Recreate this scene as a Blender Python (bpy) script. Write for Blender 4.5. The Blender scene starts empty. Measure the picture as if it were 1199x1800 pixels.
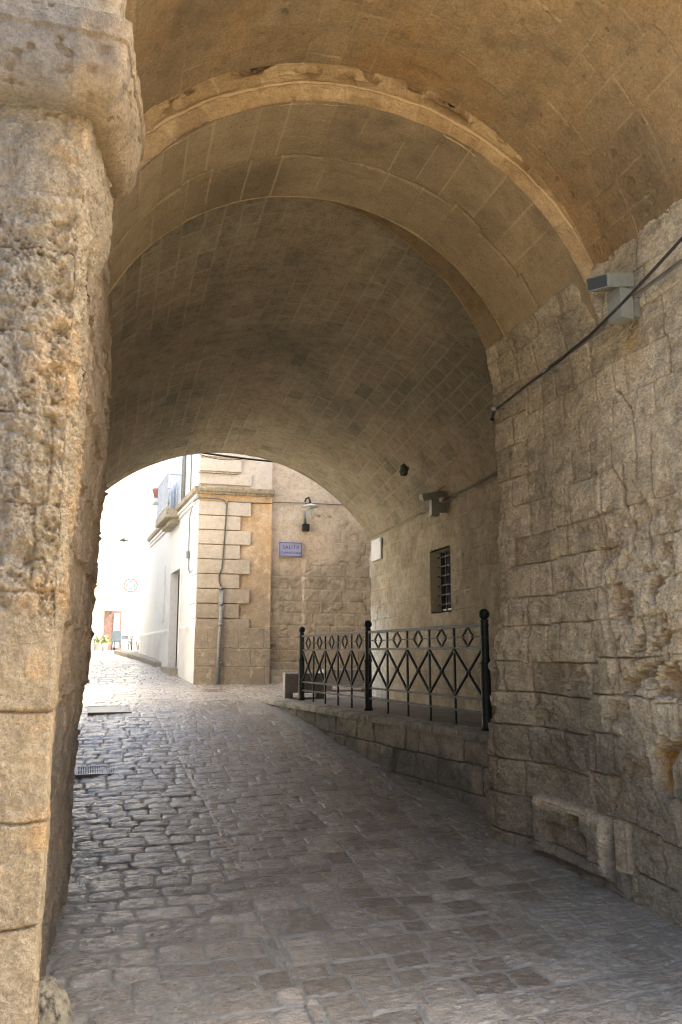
import bpy, bmesh, math, random
import numpy as np
from mathutils import Vector, Matrix
R = math.radians
S = bpy.context.scene
C = S.collection
rng = np.random.default_rng(7)
random.seed(5)

# ------------------------------------------------------------ camera, light
cam_d = bpy.data.cameras.new("camera"); cam = bpy.data.objects.new("camera", cam_d); C.objects.link(cam)
cam_d.sensor_fit = 'VERTICAL'; cam_d.sensor_height = 24.0; cam_d.lens = 24.0 * 1450 / 1800
cam_d.clip_start = 0.05; cam_d.clip_end = 2000
YAW, PITCH = R(15.19), R(9.78)
f = Vector((math.sin(YAW)*math.cos(PITCH), math.cos(YAW)*math.cos(PITCH), math.sin(PITCH)))
cam.rotation_euler = f.to_track_quat('-Z', 'Y').to_euler()
cam.location = (0, 0, 0)          # the eye is the origin; the paving below it lies at z = -1.68
S.camera = cam

SUN_EL, SUN_AZ = 50, 86           # azimuth from +Y towards +X
W = bpy.data.worlds.new("World"); S.world = W; W.use_nodes = True
nt = W.node_tree; nt.nodes.clear()
wo = nt.nodes.new('ShaderNodeOutputWorld'); bg = nt.nodes.new('ShaderNodeBackground')
sky = nt.nodes.new('ShaderNodeTexSky'); sky.sky_type = 'NISHITA'; sky.sun_disc = False
sky.sun_elevation = R(SUN_EL); sky.sun_rotation = R(SUN_AZ); sky.air_density = 1.0; sky.dust_density = 4.5; sky.ozone_density = 0.6
bg.inputs[1].default_value = 0.15
nt.links.new(sky.outputs[0], bg.inputs[0]); nt.links.new(bg.outputs[0], wo.inputs[0])
sl = bpy.data.lights.new("sun", 'SUN'); sl.energy = 4.6; sl.angle = R(0.5); sl.color = (1.0, 0.93, 0.82)
so = bpy.data.objects.new("sun", sl); C.objects.link(so)
sd = Vector((math.sin(R(SUN_AZ))*math.cos(R(SUN_EL)), math.cos(R(SUN_AZ))*math.cos(R(SUN_EL)), math.sin(R(SUN_EL))))
so.rotation_euler = sd.to_track_quat('Z', 'Y').to_euler(); so.location = sd*60
S.view_settings.view_transform = 'Standard'; S.view_settings.look = 'None'
S.view_settings.exposure = 2.95; S.view_settings.gamma = 1.0
S.cycles.max_bounces = 10; S.cycles.diffuse_bounces = 8; S.cycles.glossy_bounces = 4
S.cycles.use_denoising = True; S.cycles.filter_width = 1.1
S.cycles.sample_clamp_indirect = 12.0

# ------------------------------------------------------------ noise
def _h(ix, iy, iz, s):
    n = (ix*374761393 + iy*668265263 + iz*2147483647 + s*1274126177) & 0xffffffff
    n = ((n ^ (n >> 13)) * 1274126177) & 0xffffffff
    n = ((n ^ (n >> 16)) * 2246822519) & 0xffffffff
    return ((n ^ (n >> 15)) & 0xffffff) / float(0xffffff)
def vn(x, y, z=0.0, s=0):
    x = np.asarray(x, float); y = np.asarray(y, float); z = np.zeros_like(x) + z
    ix, iy, iz = (np.floor(a).astype(np.int64) for a in (x, y, z))
    fx, fy, fz = x-ix, y-iy, z-iz
    fx, fy, fz = (a*a*a*(a*(a*6-15)+10) for a in (fx, fy, fz))
    o = 0
    for dx in (0, 1):
        for dy in (0, 1):
            for dz in (0, 1):
                o = o + _h(ix+dx, iy+dy, iz+dz, s)*(fx if dx else 1-fx)*(fy if dy else 1-fy)*(fz if dz else 1-fz)
    return o*2-1
def fbm(x, y, z=0.0, o=4, s=0, g=.5):
    t = 0; a = 1; n = 0
    for k in range(o):
        t = t + a*vn(np.asarray(x)*2**k+k*17.3, np.asarray(y)*2**k+k*5.1, np.asarray(z)*2**k, s+k); n += a; a *= g
    return t/n
def ridge(x, y, z=0.0, o=4, s=0):
    t = 0; a = 1; n = 0
    for k in range(o):
        t = t + a*(1-np.abs(vn(np.asarray(x)*2**k, np.asarray(y)*2**k, np.asarray(z)*2**k, s+k))); n += a; a *= .5
    return t/n
def polyd(u, v, pts):
    o = np.full(np.shape(u), 9.0)
    for (a0, b0), (a1, b1) in zip(pts[:-1], pts[1:]):
        dx, dy = a1-a0, b1-b0; t = np.clip(((u-a0)*dx+(v-b0)*dy)/(dx*dx+dy*dy), 0, 1)
        o = np.minimum(o, np.hypot(u-a0-t*dx, v-b0-t*dy))
    return o
def sst(a, b, x):
    t = np.clip((x-a)/(b-a), 0, 1); return t*t*(3-2*t)
def bump(x, c, w):
    return np.exp(-((x-c)/w)**2)

def masonry(u, v, cs, wmin, wmax, seed, wob=.012, rc=.03, drop=0.0):
    """distance to the nearest joint and three random numbers per block"""
    r = np.random.default_rng(seed)
    cs = np.asarray(cs, float)
    v2 = v + wob*fbm(u*1.3, v*1.3, 0, 3, seed) + .25*wob*vn(u*14, v*14, 0, seed+3)
    u2 = u + wob*fbm(u*1.7+9, v*1.7, 0, 3, seed+5) + .3*wob*vn(u*13, v*13, 0, seed+4)
    ci = np.clip(np.searchsorted(cs, v2, 'right')-1, 0, len(cs)-2)
    dv = np.minimum(v2-cs[ci], cs[ci+1]-v2)
    du = np.zeros_like(dv); a = np.zeros_like(dv); b = np.zeros_like(dv); c = np.zeros_like(dv)
    u0, u1 = u2.min()-1.5, u2.max()+1.5
    for k in range(len(cs)-1):
        n = int((u1-u0)/wmin)+3
        js = u0 - r.random()*wmax + np.cumsum(r.uniform(wmin, wmax, n))
        ra, rb, rcc = r.random(n+1), r.random(n+1), r.random(n+1)
        m = ci == k
        if not m.any(): continue
        i = np.clip(np.searchsorted(js, u2[m], 'right')-1, 0, n-2)
        du[m] = np.minimum(u2[m]-js[i], js[i+1]-u2[m])
        a[m] = ra[i]; b[m] = rb[i]; c[m] = rcc[i]
    du = np.abs(du); dv = np.abs(dv); masonry.du = du
    d = np.minimum(du, dv)
    q = (du < rc) & (dv < rc)
    d = np.where(q, np.maximum(rc-np.hypot(rc-du, rc-dv), 0), d)
    return d, a, b, c
def courses(lo, hi, a, b, seed):
    r = np.random.default_rng(seed); o = [lo]
    while o[-1] < hi: o.append(o[-1]+r.uniform(a, b))
    return o

# ------------------------------------------------------------ mesh helpers
def link(name, me, mat=None, parent=None):
    o = bpy.data.objects.new(name, me); C.objects.link(o)
    if mat is not None: me.materials.append(mat)
    if parent is not None: o.parent = parent
    return o
def tag(o, label=None, cat=None, group=None, kind=None):
    if label: o['label'] = label
    if cat: o['category'] = cat
    if group: o['group'] = group
    if kind: o['kind'] = kind
    return o
def thing(name, label, cat, group=None, loc=(0, 0, 0), rz=0):
    o = bpy.data.objects.new(name, None); C.objects.link(o); o.location = loc; o.rotation_euler = (0, 0, rz)
    o.empty_display_size = .2
    return tag(o, label, cat, group)
def grid(name, P, h, mk, mat, parent=None, flip=False, hole=None, N=None, smooth=True):
    """P (n,m,3) base positions, h displacement along the normal, mk (n,m,4) attribute"""
    n, m = P.shape[:2]
    if N is None:
        du = np.gradient(P, axis=0); dv = np.gradient(P, axis=1)
        N = np.cross(du, dv); N /= np.linalg.norm(N, axis=2, keepdims=True)+1e-12
    if flip: N = -N
    V = P + N*h[..., None]
    idx = np.arange(n*m).reshape(n, m)
    q = np.stack([idx[:-1, :-1], idx[1:, :-1], idx[1:, 1:], idx[:-1, 1:]], -1)
    if flip: q = q[..., ::-1]
    if hole is not None: q = q[~hole[:-1, :-1]]
    q = q.reshape(-1, 4)
    me = bpy.data.meshes.new(name)
    me.vertices.add(n*m); me.vertices.foreach_set('co', V.astype(np.float32).ravel())
    me.loops.add(q.size); me.loops.foreach_set('vertex_index', q.astype(np.int32).ravel())
    me.polygons.add(len(q)); me.polygons.foreach_set('loop_start', np.arange(0, q.size, 4, dtype=np.int32))
    me.polygons.foreach_set('loop_total', np.full(len(q), 4, np.int32))
    me.update(calc_edges=True)
    if smooth: me.polygons.foreach_set('use_smooth', np.ones(len(q), bool))
    if mk is not None:
        at = me.color_attributes.new('mk', 'FLOAT_COLOR', 'POINT')
        at.data.foreach_set('color', np.clip(mk, 0, 1).astype(np.float32).ravel())
    return link(name, me, mat, parent)
def bx(bm, x0, x1, y0, y1, z0, z1, M=None, bev=0):
    r = bmesh.ops.create_cube(bm, size=1.0)
    vs = r['verts']
    for v in vs:
        v.co = Vector(((x0+x1)/2+v.co.x*(x1-x0), (y0+y1)/2+v.co.y*(y1-y0), (z0+z1)/2+v.co.z*(z1-z0)))
    if bev:
        es = list({e for v in vs for e in v.link_edges})
        r2 = bmesh.ops.bevel(bm, geom=es, offset=bev, segments=2, affect='EDGES', profile=.7)
        vs = list({v for fc in r2['faces'] for v in fc.verts} | {v for v in vs if v.is_valid})
    if M is not None:
        for v in vs: v.co = M @ v.co
    return vs
def tube(bm, pts, r, seg=8, cap=True):
    pts = [Vector(p) for p in pts]; rings = []
    rr = r if hasattr(r, '__len__') else [r]*len(pts)
    for i, p in enumerate(pts):
        t = (pts[min(i+1, len(pts)-1)]-pts[max(i-1, 0)]).normalized()
        a = t.cross(Vector((0, 0, 1)) if abs(t.z) < .9 else Vector((1, 0, 0))).normalized(); b = t.cross(a)
        rings.append([bm.verts.new(p+(a*math.cos(k*2*math.pi/seg)+b*math.sin(k*2*math.pi/seg))*rr[i]) for k in range(seg)])
    for i in range(len(rings)-1):
        for k in range(seg):
            fc = bm.faces.new((rings[i][k], rings[i][(k+1) % seg], rings[i+1][(k+1) % seg], rings[i+1][k])); fc.smooth = True
    if cap:
        bm.faces.new(rings[0][::-1]); bm.faces.new(rings[-1])
def bar(bm, a, b, w, t, up=(0, 0, 1)):
    """flat bar from a to b, width w across, thickness t"""
    a = Vector(a); b = Vector(b); d = (b-a); L = d.length; d.normalize()
    s = d.cross(Vector(up)); s = s.normalized() if s.length > 1e-4 else Vector((1, 0, 0)); u = s.cross(d)
    M = Matrix(((s.x, d.x, u.x, a.x), (s.y, d.y, u.y, a.y), (s.z, d.z, u.z, a.z), (0, 0, 0, 1)))
    bx(bm, -t/2, t/2, 0, L, -w/2, w/2, M)
def lathe(bm, prof, c=(0, 0, 0), seg=24):
    rings = []
    for r, z in prof:
        rings.append([bm.verts.new((c[0]+r*math.cos(k*2*math.pi/seg), c[1]+r*math.sin(k*2*math.pi/seg), c[2]+z)) for k in range(seg)])
    for i in range(len(rings)-1):
        for k in range(seg):
            fc = bm.faces.new((rings[i][k], rings[i][(k+1) % seg], rings[i+1][(k+1) % seg], rings[i+1][k])); fc.smooth = True
    bm.faces.new(rings[0][::-1]); bm.faces.new(rings[-1])
def obj(name, bm, mat, parent=None, ang=35):
    bmesh.ops.recalc_face_normals(bm, faces=bm.faces)
    me = bpy.data.meshes.new(name); bm.to_mesh(me); bm.free()
    return link(name, me, mat, parent)
def B(): return bmesh.new()

# ------------------------------------------------------------ materials
class NT:
    def __init__(s, name):
        s.m = bpy.data.materials.new(name); s.m.use_nodes = True; s.t = s.m.node_tree; s.t.nodes.clear()
        s.o = s.n('ShaderNodeOutputMaterial'); s.p = s.n('ShaderNodeBsdfPrincipled'); s.l(s.p.outputs[0], s.o.inputs[0])
        s.co = s.n('ShaderNodeTexCoord').outputs['Object']
    def n(s, t): return s.t.nodes.new(t)
    def l(s, a, b): s.t.links.new(a, b)
    def noise(s, sc, det=4, rough=.55, v=None, scale3=None):
        q = s.n('ShaderNodeTexNoise'); q.inputs['Scale'].default_value = sc; q.inputs['Detail'].default_value = det; q.inputs['Roughness'].default_value = rough
        src = v or s.co
        if scale3:
            mp = s.n('ShaderNodeMapping'); mp.inputs['Scale'].default_value = scale3; s.l(src, mp.inputs[0]); src = mp.outputs[0]
        s.l(src, q.inputs['Vector']); return q.outputs['Fac']
    def ramp(s, f, stops):
        q = s.n('ShaderNodeValToRGB'); e = q.color_ramp.elements
        while len(e) < len(stops): e.new(.5)
        for i, (p, c) in enumerate(stops):
            e[i].position = p; e[i].color = (*c, 1) if hasattr(c, '__len__') else (c, c, c, 1)
        s.l(f, q.inputs[0]); return q.outputs[0]
    def mix(s, a, b, f, mode='MIX'):
        q = s.n('ShaderNodeMix'); q.data_type = 'RGBA'; q.blend_type = mode
        for i, x in ((6, a), (7, b)):
            if hasattr(x, 'default_value') or hasattr(x, 'is_linked'): s.l(x, q.inputs[i])
            else: q.inputs[i].default_value = (*x, 1)
        if isinstance(f, (int, float)): q.inputs[0].default_value = f
        else: s.l(f, q.inputs[0])
        return q.outputs[2]
    def math(s, op, a, b=0.0):
        q = s.n('ShaderNodeMath'); q.operation = op
        for i, x in enumerate((a, b)):
            if isinstance(x, (int, float)): q.inputs[i].default_value = x
            else: s.l(x, q.inputs[i])
        return q.outputs[0]
    def bump(s, hs, st=.3, dist=.01):
        last = None
        for h, d in hs:
            q = s.n('ShaderNodeBump'); q.inputs['Strength'].default_value = st; q.inputs['Distance'].default_value = d
            s.l(h, q.inputs['Height'])
            if last: s.l(last, q.inputs['Normal'])
            last = q.outputs[0]
        s.l(last, s.p.inputs['Normal'])
    def set(s, **k):
        for a, b in k.items():
            i = s.p.inputs[a.replace('_', ' ')]
            if isinstance(b, (int, float)): i.default_value = b
            elif isinstance(b, tuple): i.default_value = (*b, 1)
            else: s.l(b, i)
def stone(name, cols, joint, stain, big=None, rough=.88, fine=.006, contrast=.35, ochre=(.46, .27, .10), spots=.5, zdirt=None, aniso=None):
    """cols: three block colours; joint colour; stain colour driven by mk.b"""
    m = NT(name)
    if aniso:
        mp_ = m.n('ShaderNodeMapping'); mp_.inputs['Scale'].default_value = aniso; m.l(m.co, mp_.inputs[0]); m.co = mp_.outputs[0]
    at = m.n('ShaderNodeAttribute'); at.attribute_name = 'mk'
    sp = m.n('ShaderNodeSeparateColor'); m.l(at.outputs['Color'], sp.inputs[0])
    r, g, b = sp.outputs
    c = m.ramp(r, [(0.0, cols[0]), (.5, cols[1]), (1.0, cols[2])])
    n1 = m.noise(1.1, 5, .6)
    if big: c = m.mix(c, big, m.ramp(n1, [(.45, 0.0), (.68, 1.0)]))
    c = m.mix(c, stain, b)
    if zdirt:
        sz = m.n('ShaderNodeSeparateXYZ'); m.l(m.co, sz.inputs[0])
        zz = m.math('ADD', sz.outputs[2], m.math('MULTIPLY', m.math('SUBTRACT', m.noise(1.7, 6, .65), .5), 2.2))
        c = m.mix(zdirt[2], c, m.ramp(m.math('DIVIDE', m.math('SUBTRACT', zz, zdirt[0]), zdirt[1]-zdirt[0]), [(0.0, .12), (1.0, 1.0)]))
        c = m.mix(c, tuple(x*1.1 for x in zdirt[3]), m.ramp(m.noise(4.5, 6, .7), [(.56, 0.0), (.72, .7)]))
    c = m.mix(ochre, c, at.outputs['Alpha'])
    n2 = m.noise(9, 6, .65)
    c = m.mix(c, m.ramp(n2, [(.25, 1-contrast), (.5, 1.0), (.8, 1+contrast*.6)]), .9, 'MULTIPLY')
    n3 = m.noise(55, 4, .7)
    c = m.mix(c, m.ramp(n3, [(.32, .50), (.5, 1.0), (.70, 1.38)]), .15+contrast, 'MULTIPLY')
    c = m.mix(c, m.ramp(m.noise(120, 3, .75), [(.34, .6), (.5, 1.0), (.68, 1.3)]), .05+contrast*.8, 'MULTIPLY')
    c = m.mix(c, joint, g)
    if spots:
        n4 = m.noise(23, 3, .5)
        c = m.mix(c, tuple(x*.35 for x in cols[0]), m.math('MULTIPLY', m.ramp(n4, [(.68, 0.0), (.74, 1.0)]), spots))
    m.set(Base_Color=c, Roughness=rough); m.p.inputs['Specular IOR Level'].default_value = .25
    m.bump([(m.noise(38, 6, .75), fine*2.6), (m.noise(120, 3, .7), fine*1.2)], .85)
    return m.m
def plain(name, col, rough=.6, metal=0.0, var=.12, sc=14, bmp=.0015, dirt=None, spec=.4):
    m = NT(name)
    n = m.noise(sc, 5, .6)
    c = m.mix(col, m.ramp(n, [(.3, 1-var*2), (.5, 1.0), (.75, 1+var)]), 1.0, 'MULTIPLY')
    if dirt: c = m.mix(c, dirt, m.ramp(m.noise(2.3, 6, .65), [(.48, 0.0), (.7, .8)]))
    m.set(Base_Color=c, Roughness=m.math('ADD', m.math('MULTIPLY', n, .2), rough-.1), Metallic=metal)
    m.p.inputs['Specular IOR Level'].default_value = spec
    m.bump([(m.noise(sc*6, 3, .6), bmp)], .5)
    return m.m

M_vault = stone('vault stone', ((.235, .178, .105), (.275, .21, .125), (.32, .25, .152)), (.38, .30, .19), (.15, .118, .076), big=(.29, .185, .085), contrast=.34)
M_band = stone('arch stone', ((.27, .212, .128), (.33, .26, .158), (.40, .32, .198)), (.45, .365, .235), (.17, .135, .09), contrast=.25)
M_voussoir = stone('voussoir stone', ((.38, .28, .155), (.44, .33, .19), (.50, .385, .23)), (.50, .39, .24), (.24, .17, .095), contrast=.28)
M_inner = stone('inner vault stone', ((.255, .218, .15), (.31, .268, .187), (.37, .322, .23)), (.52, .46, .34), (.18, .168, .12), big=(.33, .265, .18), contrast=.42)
M_wall = stone('rubble wall stone', ((.36, .315, .22), (.50, .44, .315), (.62, .55, .405)), (.26, .18, .105), (.215, .20, .16), contrast=.5, fine=.015, aniso=(1, .55, .9))
M_wall2 = stone('inner wall stone', ((.32, .27, .19), (.42, .36, .26), (.52, .455, .335)), (.52, .47, .37), (.52, .54, .52), contrast=.42, fine=.010)
M_pier = stone('pier stone', ((.30, .242, .155), (.355, .29, .188), (.42, .345, .228)), (.16, .10, .05), (.215, .20, .17), contrast=.36, fine=.014)
M_impost = stone('impost stone', ((.26, .195, .115), (.29, .22, .132), (.33, .255, .155)), (.12, .075, .04), (.185, .172, .15), contrast=.35, fine=.012)
M_lowwall = stone('retaining wall stone', ((.31, .285, .225), (.41, .375, .30), (.51, .47, .38)), (.15, .14, .115), (.175, .18, .17), contrast=.45, fine=.014)
M_coping = stone('coping stone', ((.33, .305, .25), (.41, .38, .31), (.50, .46, .375)), (.15, .14, .115), (.21, .215, .20), contrast=.42, fine=.012)
M_plaster = stone('peach plaster', ((.52, .42, .30), (.52, .42, .30), (.52, .42, .30)), (.42, .34, .24), (.27, .222, .162), big=(.58, .49, .38), contrast=.36, fine=.004)
M_orange = stone('orange plaster', ((.54, .37, .20), (.54, .37, .20), (.56, .37, .19)), (.4, .26, .14), (.33, .255, .18), zdirt=(1.1, 2.7, (.33, .26, .18), (.60, .50, .37)), big=(.60, .46, .31), contrast=.3, fine=.004)
M_quoin = stone('quoin plaster', ((.52, .455, .365), (.54, .475, .38), (.57, .50, .40)), (.2, .15, .11), (.28, .235, .18), contrast=.22, fine=.004, zdirt=(.7, 2.6, (.26, .215, .16), (.55, .43, .30)))
M_white = stone('white plaster', ((.62, .63, .62), (.62, .63, .62), (.64, .65, .64)), (.3, .3, .3), (.42, .42, .38), contrast=.12, fine=.002)
M_cornice = plain('weathered cornice', (.34, .29, .21), .9, var=.3, sc=18, bmp=.006, dirt=(.17, .16, .13))
M_iron = plain('dark green iron', (.013, .021, .021), .5, 0, .3, 40, .0008, spec=.35)
M_iron2 = plain('black iron', (.018, .019, .02), .5, .3, .2, 40, .0008)
M_grey = plain('grey painted metal', (.17, .19, .175), .5, .1, .12, 30, .0006, dirt=(.24, .24, .21))
M_cable = plain('black cable', (.015, .015, .016), .55, 0, .1)
M_cable2 = plain('grey cable', (.12, .11, .095), .7, 0, .2)
M_pipe = plain('grey pipe', (.20, .205, .195), .55, .2, .2, 20)
M_bench = plain('grey stone', (.27, .26, .255), .85, 0, .18, 30, .004)
M_marble = plain('pale marble', (.55, .57, .57), .6, 0, .06, 12, .001)
M_plaque = plain('plaque blue', (.30, .32, .46), .45, 0, .05, 12, .0004)
M_ink = plain('dark blue ink', (.06, .06, .14), .5, 0, .05)
M_dark = plain('dark interior', (.012, .012, .013), .8, 0, .1)
M_shade = plain('enamel shade', (.42, .46, .44), .4, .1, .08, 20)
M_terra = plain('terracotta', (.36, .17, .12), .8, 0, .1)
M_wood = plain('brown wood', (.17, .10, .07), .6, 0, .25, 8, .002)
M_cream = plain('cream plaster', (.66, .63, .56), .9, 0, .05, 3, .003)
M_cream2 = plain('yellow plaster', (.78, .66, .42), .9, 0, .06, 3, .003)
M_pale = plain('pale blue panel', (.55, .60, .66), .6, 0, .05)
M_slab = plain('worn cover stone', (.13, .115, .09), .32, 0, .3, 20, .008)
M_grate = plain('cast iron grate', (.17, .155, .13), .4, .5, .2, 40)
M_red = plain('red paint', (.50, .14, .12), .5)
M_whitep = plain('white paint', (.8, .8, .8), .5)
M_teal = plain('green paint', (.08, .42, .36), .5)
M_chair = plain('blue grey chair weave', (.16, .20, .21), .7)
M_leg = plain('dark chair metal', (.04, .035, .03), .5, .4)
M_leaf = plain('yellow green leaf', (.20, .22, .08), .55, 0, .3, 30)
M_planter = plain('planter clay', (.5, .46, .40), .8)
gm = NT('lamp glass'); gm.set(Base_Color=(.85, .9, .88), Roughness=.08, IOR=1.2); gm.p.inputs['Transmission Weight'].default_value = .9; M_glass = gm.m
gm = NT('window glass'); gm.set(Base_Color=(.05, .06, .07), Roughness=.08); M_pane = gm.m

def road_mat(name, cols, joint, rough_s=.15, wetcol=(.19, .178, .145)):
    m = NT(name)
    at = m.n('ShaderNodeAttribute'); at.attribute_name = 'mk'
    sp = m.n('ShaderNodeSeparateColor'); m.l(at.outputs['Color'], sp.inputs[0]); r, g, b = sp.outputs
    c = m.ramp(r, [(0.0, cols[0]), (.5, cols[1]), (1.0, cols[2])])
    n2 = m.noise(13, 6, .68, scale3=(1, 1.6, 1))
    c = m.mix(c, m.ramp(n2, [(.25, .5), (.5, 1.0), (.78, 1.55)]), .9, 'MULTIPLY')
    c = m.mix(c, m.ramp(m.noise(70, 3, .7), [(.3, .65), (.55, 1.05), (.75, 1.3)]), .8, 'MULTIPLY')
    cem = m.mix(wetcol, m.ramp(m.noise(30, 5, .7), [(.3, .7), (.7, 1.25)]), 1.0, 'MULTIPLY')
    c = m.mix(c, cem, b)
    jc = m.mix(tuple(x*1.0 for x in (.205, .19, .15)), joint, at.outputs['Alpha'])
    c = m.mix(c, m.mix(jc, cem, b), g)
    ro = m.math('ADD', rough_s, m.math('MULTIPLY', g, .4)); ro = m.math('ADD', ro, m.math('MULTIPLY', b, .3))
    ro = m.math('ADD', ro, m.math('MULTIPLY', m.math('SUBTRACT', n2, .5), .35))
    m.set(Base_Color=c, Roughness=ro); m.p.inputs['Specular IOR Level'].default_value = 1.0
    m.bump([(m.noise(15, 5, .62, scale3=(1, 1.9, 1)), .030), (m.noise(60, 4, .65), .008), (m.noise(240, 2, .6), .0015)], .55)
    return m.m
M_road = road_mat('worn paving stone', ((.15, .124, .09), (.22, .187, .14), (.33, .287, .222)), (.065, .06, .05))
M_road2 = road_mat('street paving stone', ((.21, .185, .15), (.27, .24, .20), (.34, .305, .255)), (.075, .07, .06), .27, (.2, .19, .165))
M_pave = road_mat('pavement slabs', ((.10, .085, .065), (.13, .11, .085), (.17, .145, .11)), (.05, .045, .04), .55, (.12, .12, .11))

def mk(a, g=None, b=None, c=None):
    o = np.zeros(a.shape+(4,)); o[..., 0] = a
    if g is not None: o[..., 1] = g
    if b is not None: o[..., 2] = b
    o[..., 3] = 1.0 if c is None else c
    return o
def UV(u, v): return np.meshgrid(u, v, indexing='ij')

# ============================================================ GROUND
GY = [-60, 2, 3, 5, 7, 9.3, 10.9, 12.2, 13.8, 16, 19, 23, 27, 35, 46, 60, 400]
GZ = [-1.75, -1.72, -1.68, -1.58, -1.48, -1.355, -1.17, -.99, -.83, -.74, -.66, -.42, -.18, .05, .21, .3, .3]
_ty = np.linspace(-60, 400, 46001); _tz = np.interp(_ty, GY, GZ)
_k = np.hanning(121); _k /= _k.sum(); _tz = np.convolve(np.pad(_tz, 60, mode='edge'), _k, 'valid')
def gz(y): return np.interp(y, _ty, _tz)
def seamx(y): return np.interp(y, [2, 5.8, 8.6, 14, 30], [.95, .93, .92, .6, .3])
def lowx(y): return 3.42-.134*(np.asarray(y)-7.4)

s = np.linspace(1/2.7, 1/14.75, 1000); Yr = 1/s
Xr = np.linspace(-1.3, 3.9, 620)
U, V = UV(Xr, Yr)
sx = seamx(V)
right = sst(-.02, .02, U-sx)
vv = V - .07*U*0 + right*(-.10*(U-sx))
csr = courses(-1, 18, .16, .27, 11)
dL, a1, b1, c1 = masonry(U, V+.02*np.sin(U*2.1), csr, .17, .36, 21, .030, .045)
dR, a2, b2, c2 = masonry(U, vv, courses(-3, 19, .16, .27, 12), .17, .33, 22, .026, .025)
seam = np.abs(U-sx)+.012*sst(-.3, .3, vn(V*4, 0*U, 0, 39))
L = right < .5
d = np.where(L, dL, dR); a = np.where(L, a1, a2); b_ = np.where(L, b1, b2); cc = np.where(L, c1, c2)
d = np.minimum(d, seam+.006)
near = sst(7.5, 5.0, V)                           # nearer stones are bedded in wide grey mortar
wj = np.where(L, .010+.008*near, .007+.007*near)
j = 1-sst(wj*.65, wj*1.15, d+.010*fbm(U*22, V*22, 0, 3, 3))
round_ = 1-np.exp(-np.maximum(d-wj*.4, 0)/np.where(L, .022, .016))
dep = np.where(L, .009+.002*bump(V, 10, 3), .006)*(1-.4*near)
cem = sst(-.05, .45, fbm(U*1.1+3, V*.7, 0, 4, 31)+.35*sst(.35, .0, np.abs(U-3.30+.11*np.maximum(V-7.4, 0)))+.85*sst(.55, .0, 3.35-U-.12*np.maximum(V-7.4, 0))-.25)*.75
cem = np.maximum(cem, sst(.1, .6, fbm(U*1.6+7, V*1.6, 0, 4, 33)+.85*sst(.8, -.1, U)*sst(8, 5, V)-.25))
cem = .9*np.clip(cem*(.35+.65*right+.65*near*sst(.7, .1, U)), 0, .9)
h = 1.15*dep*(round_-1)*(1-.5*cem)+.005*fbm(U*14, V*14, 0, 4, 47)*np.clip(near+.4*cem, 0, 1) + (b_-.5)*.010*(1-cem) + .006*fbm(U*3, V*3, 0, 3, 41) + .011*fbm(U*11, V*17, 0, 4, 42, .62)*(1-j)
h = h + .010*fbm(U*.9, V*.9, 0, 2, 43)
# cross-fall: slightly lower at the foot of the left wall
Z = gz(V) - .02*sst(.3, -.3, U)
P = np.stack([U, V, Z], -1)
road = grid('road', P, h, mk(a, np.maximum(j, 0)*.95, cem, np.clip(.75-right*.5-near*.7, .05, 1)), M_road, flip=False, N=np.broadcast_to(np.array([0, 0, 1.]), P.shape))
tag(road, 'worn cobbled paving climbing through the vaulted gate passage', kind='structure')

s = np.linspace(1/14.75, 1/58, 520); Yr = 1/s
U, V = UV(np.linspace(-9, 11, 900), Yr)
dL, a1, b1, c1 = masonry(U, V, courses(8, 61, .2, .36, 15), .25, .5, 25, .03, .03)
j = 1-sst(.008, .022, dL)
h = .012*(-j) + (b1-.5)*.012 + .008*fbm(U*2, V*2, 0, 3, 45)
P = np.stack([U, V, gz(V)-.004*(V < 14.8)], -1)
st = grid('street', P, h, mk(a1, j*.8, sst(.2, .6, fbm(U*.6, V*.4, 0, 3, 46))*.3), M_road2, N=np.broadcast_to(np.array([0, 0, 1.]), P.shape))
tag(st, 'pale polished street paving beyond the gate', kind='structure')
# big ground sheet to the horizon, cut round the detailed strips
def sheet(name, x0, x1, y0, y1, mat, nx=2, ny=60, dz=0.0, parent=None):
    ys = np.linspace(y0, y1, ny); U, V = UV(np.linspace(x0, x1, nx), ys)
    P = np.stack([U, V, gz(V)+dz], -1)
    return grid(name, P, np.zeros(U.shape), mk(U*0+.6), mat, N=np.broadcast_to(np.array([0, 0, 1.]), P.shape))
M_ground = plain('pale dusty stone ground', (.27, .225, .16), .9, 0, .12, 2, .004)
tag(sheet('ground', -400, 400, -60, 2.72, M_ground), 'pale open ground before the gate', kind='structure')
tag(sheet('terrain', -400, 400, 2.6, 400, M_ground, ny=400, dz=-.12), 'pale ground round the buildings', kind='structure')

# ============================================================ GATE BUILDING
gate = thing('gate_building', 'massive old limestone town gate with a long barrel vaulted passage over the cobbled road', 'gatehouse', loc=(1.5, 3.2, -1.68))
gate_inv = Matrix.Translation((-1.5, -3.2, 1.68))
def G(o):                                          # keep world placement under the empty at the base
    o.parent = gate; o.matrix_parent_inverse = gate_inv; return o
XR = 3.30
# profile arcs  (cx, cz, R)
A1 = (1.47, 2.13, 1.95); A2 = (1.50, 1.93, 1.84); A3 = (1.28, 2.02, 2.03)
def arc_ang(A, xr, xl):
    t0 = math.acos(np.clip((xr-A[0])/A[2], -1, 1)); t1 = math.acos(np.clip((xl-A[0])/A[2], -1, 1))
    return t0, t1

# --- near vault
t0, t1 = arc_ang(A1, XR+.02, -.32)
U, V = UV(np.linspace(t0, t1, 620), np.linspace(3.2, 5.02, 300))
arc = U*A1[2]
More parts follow.
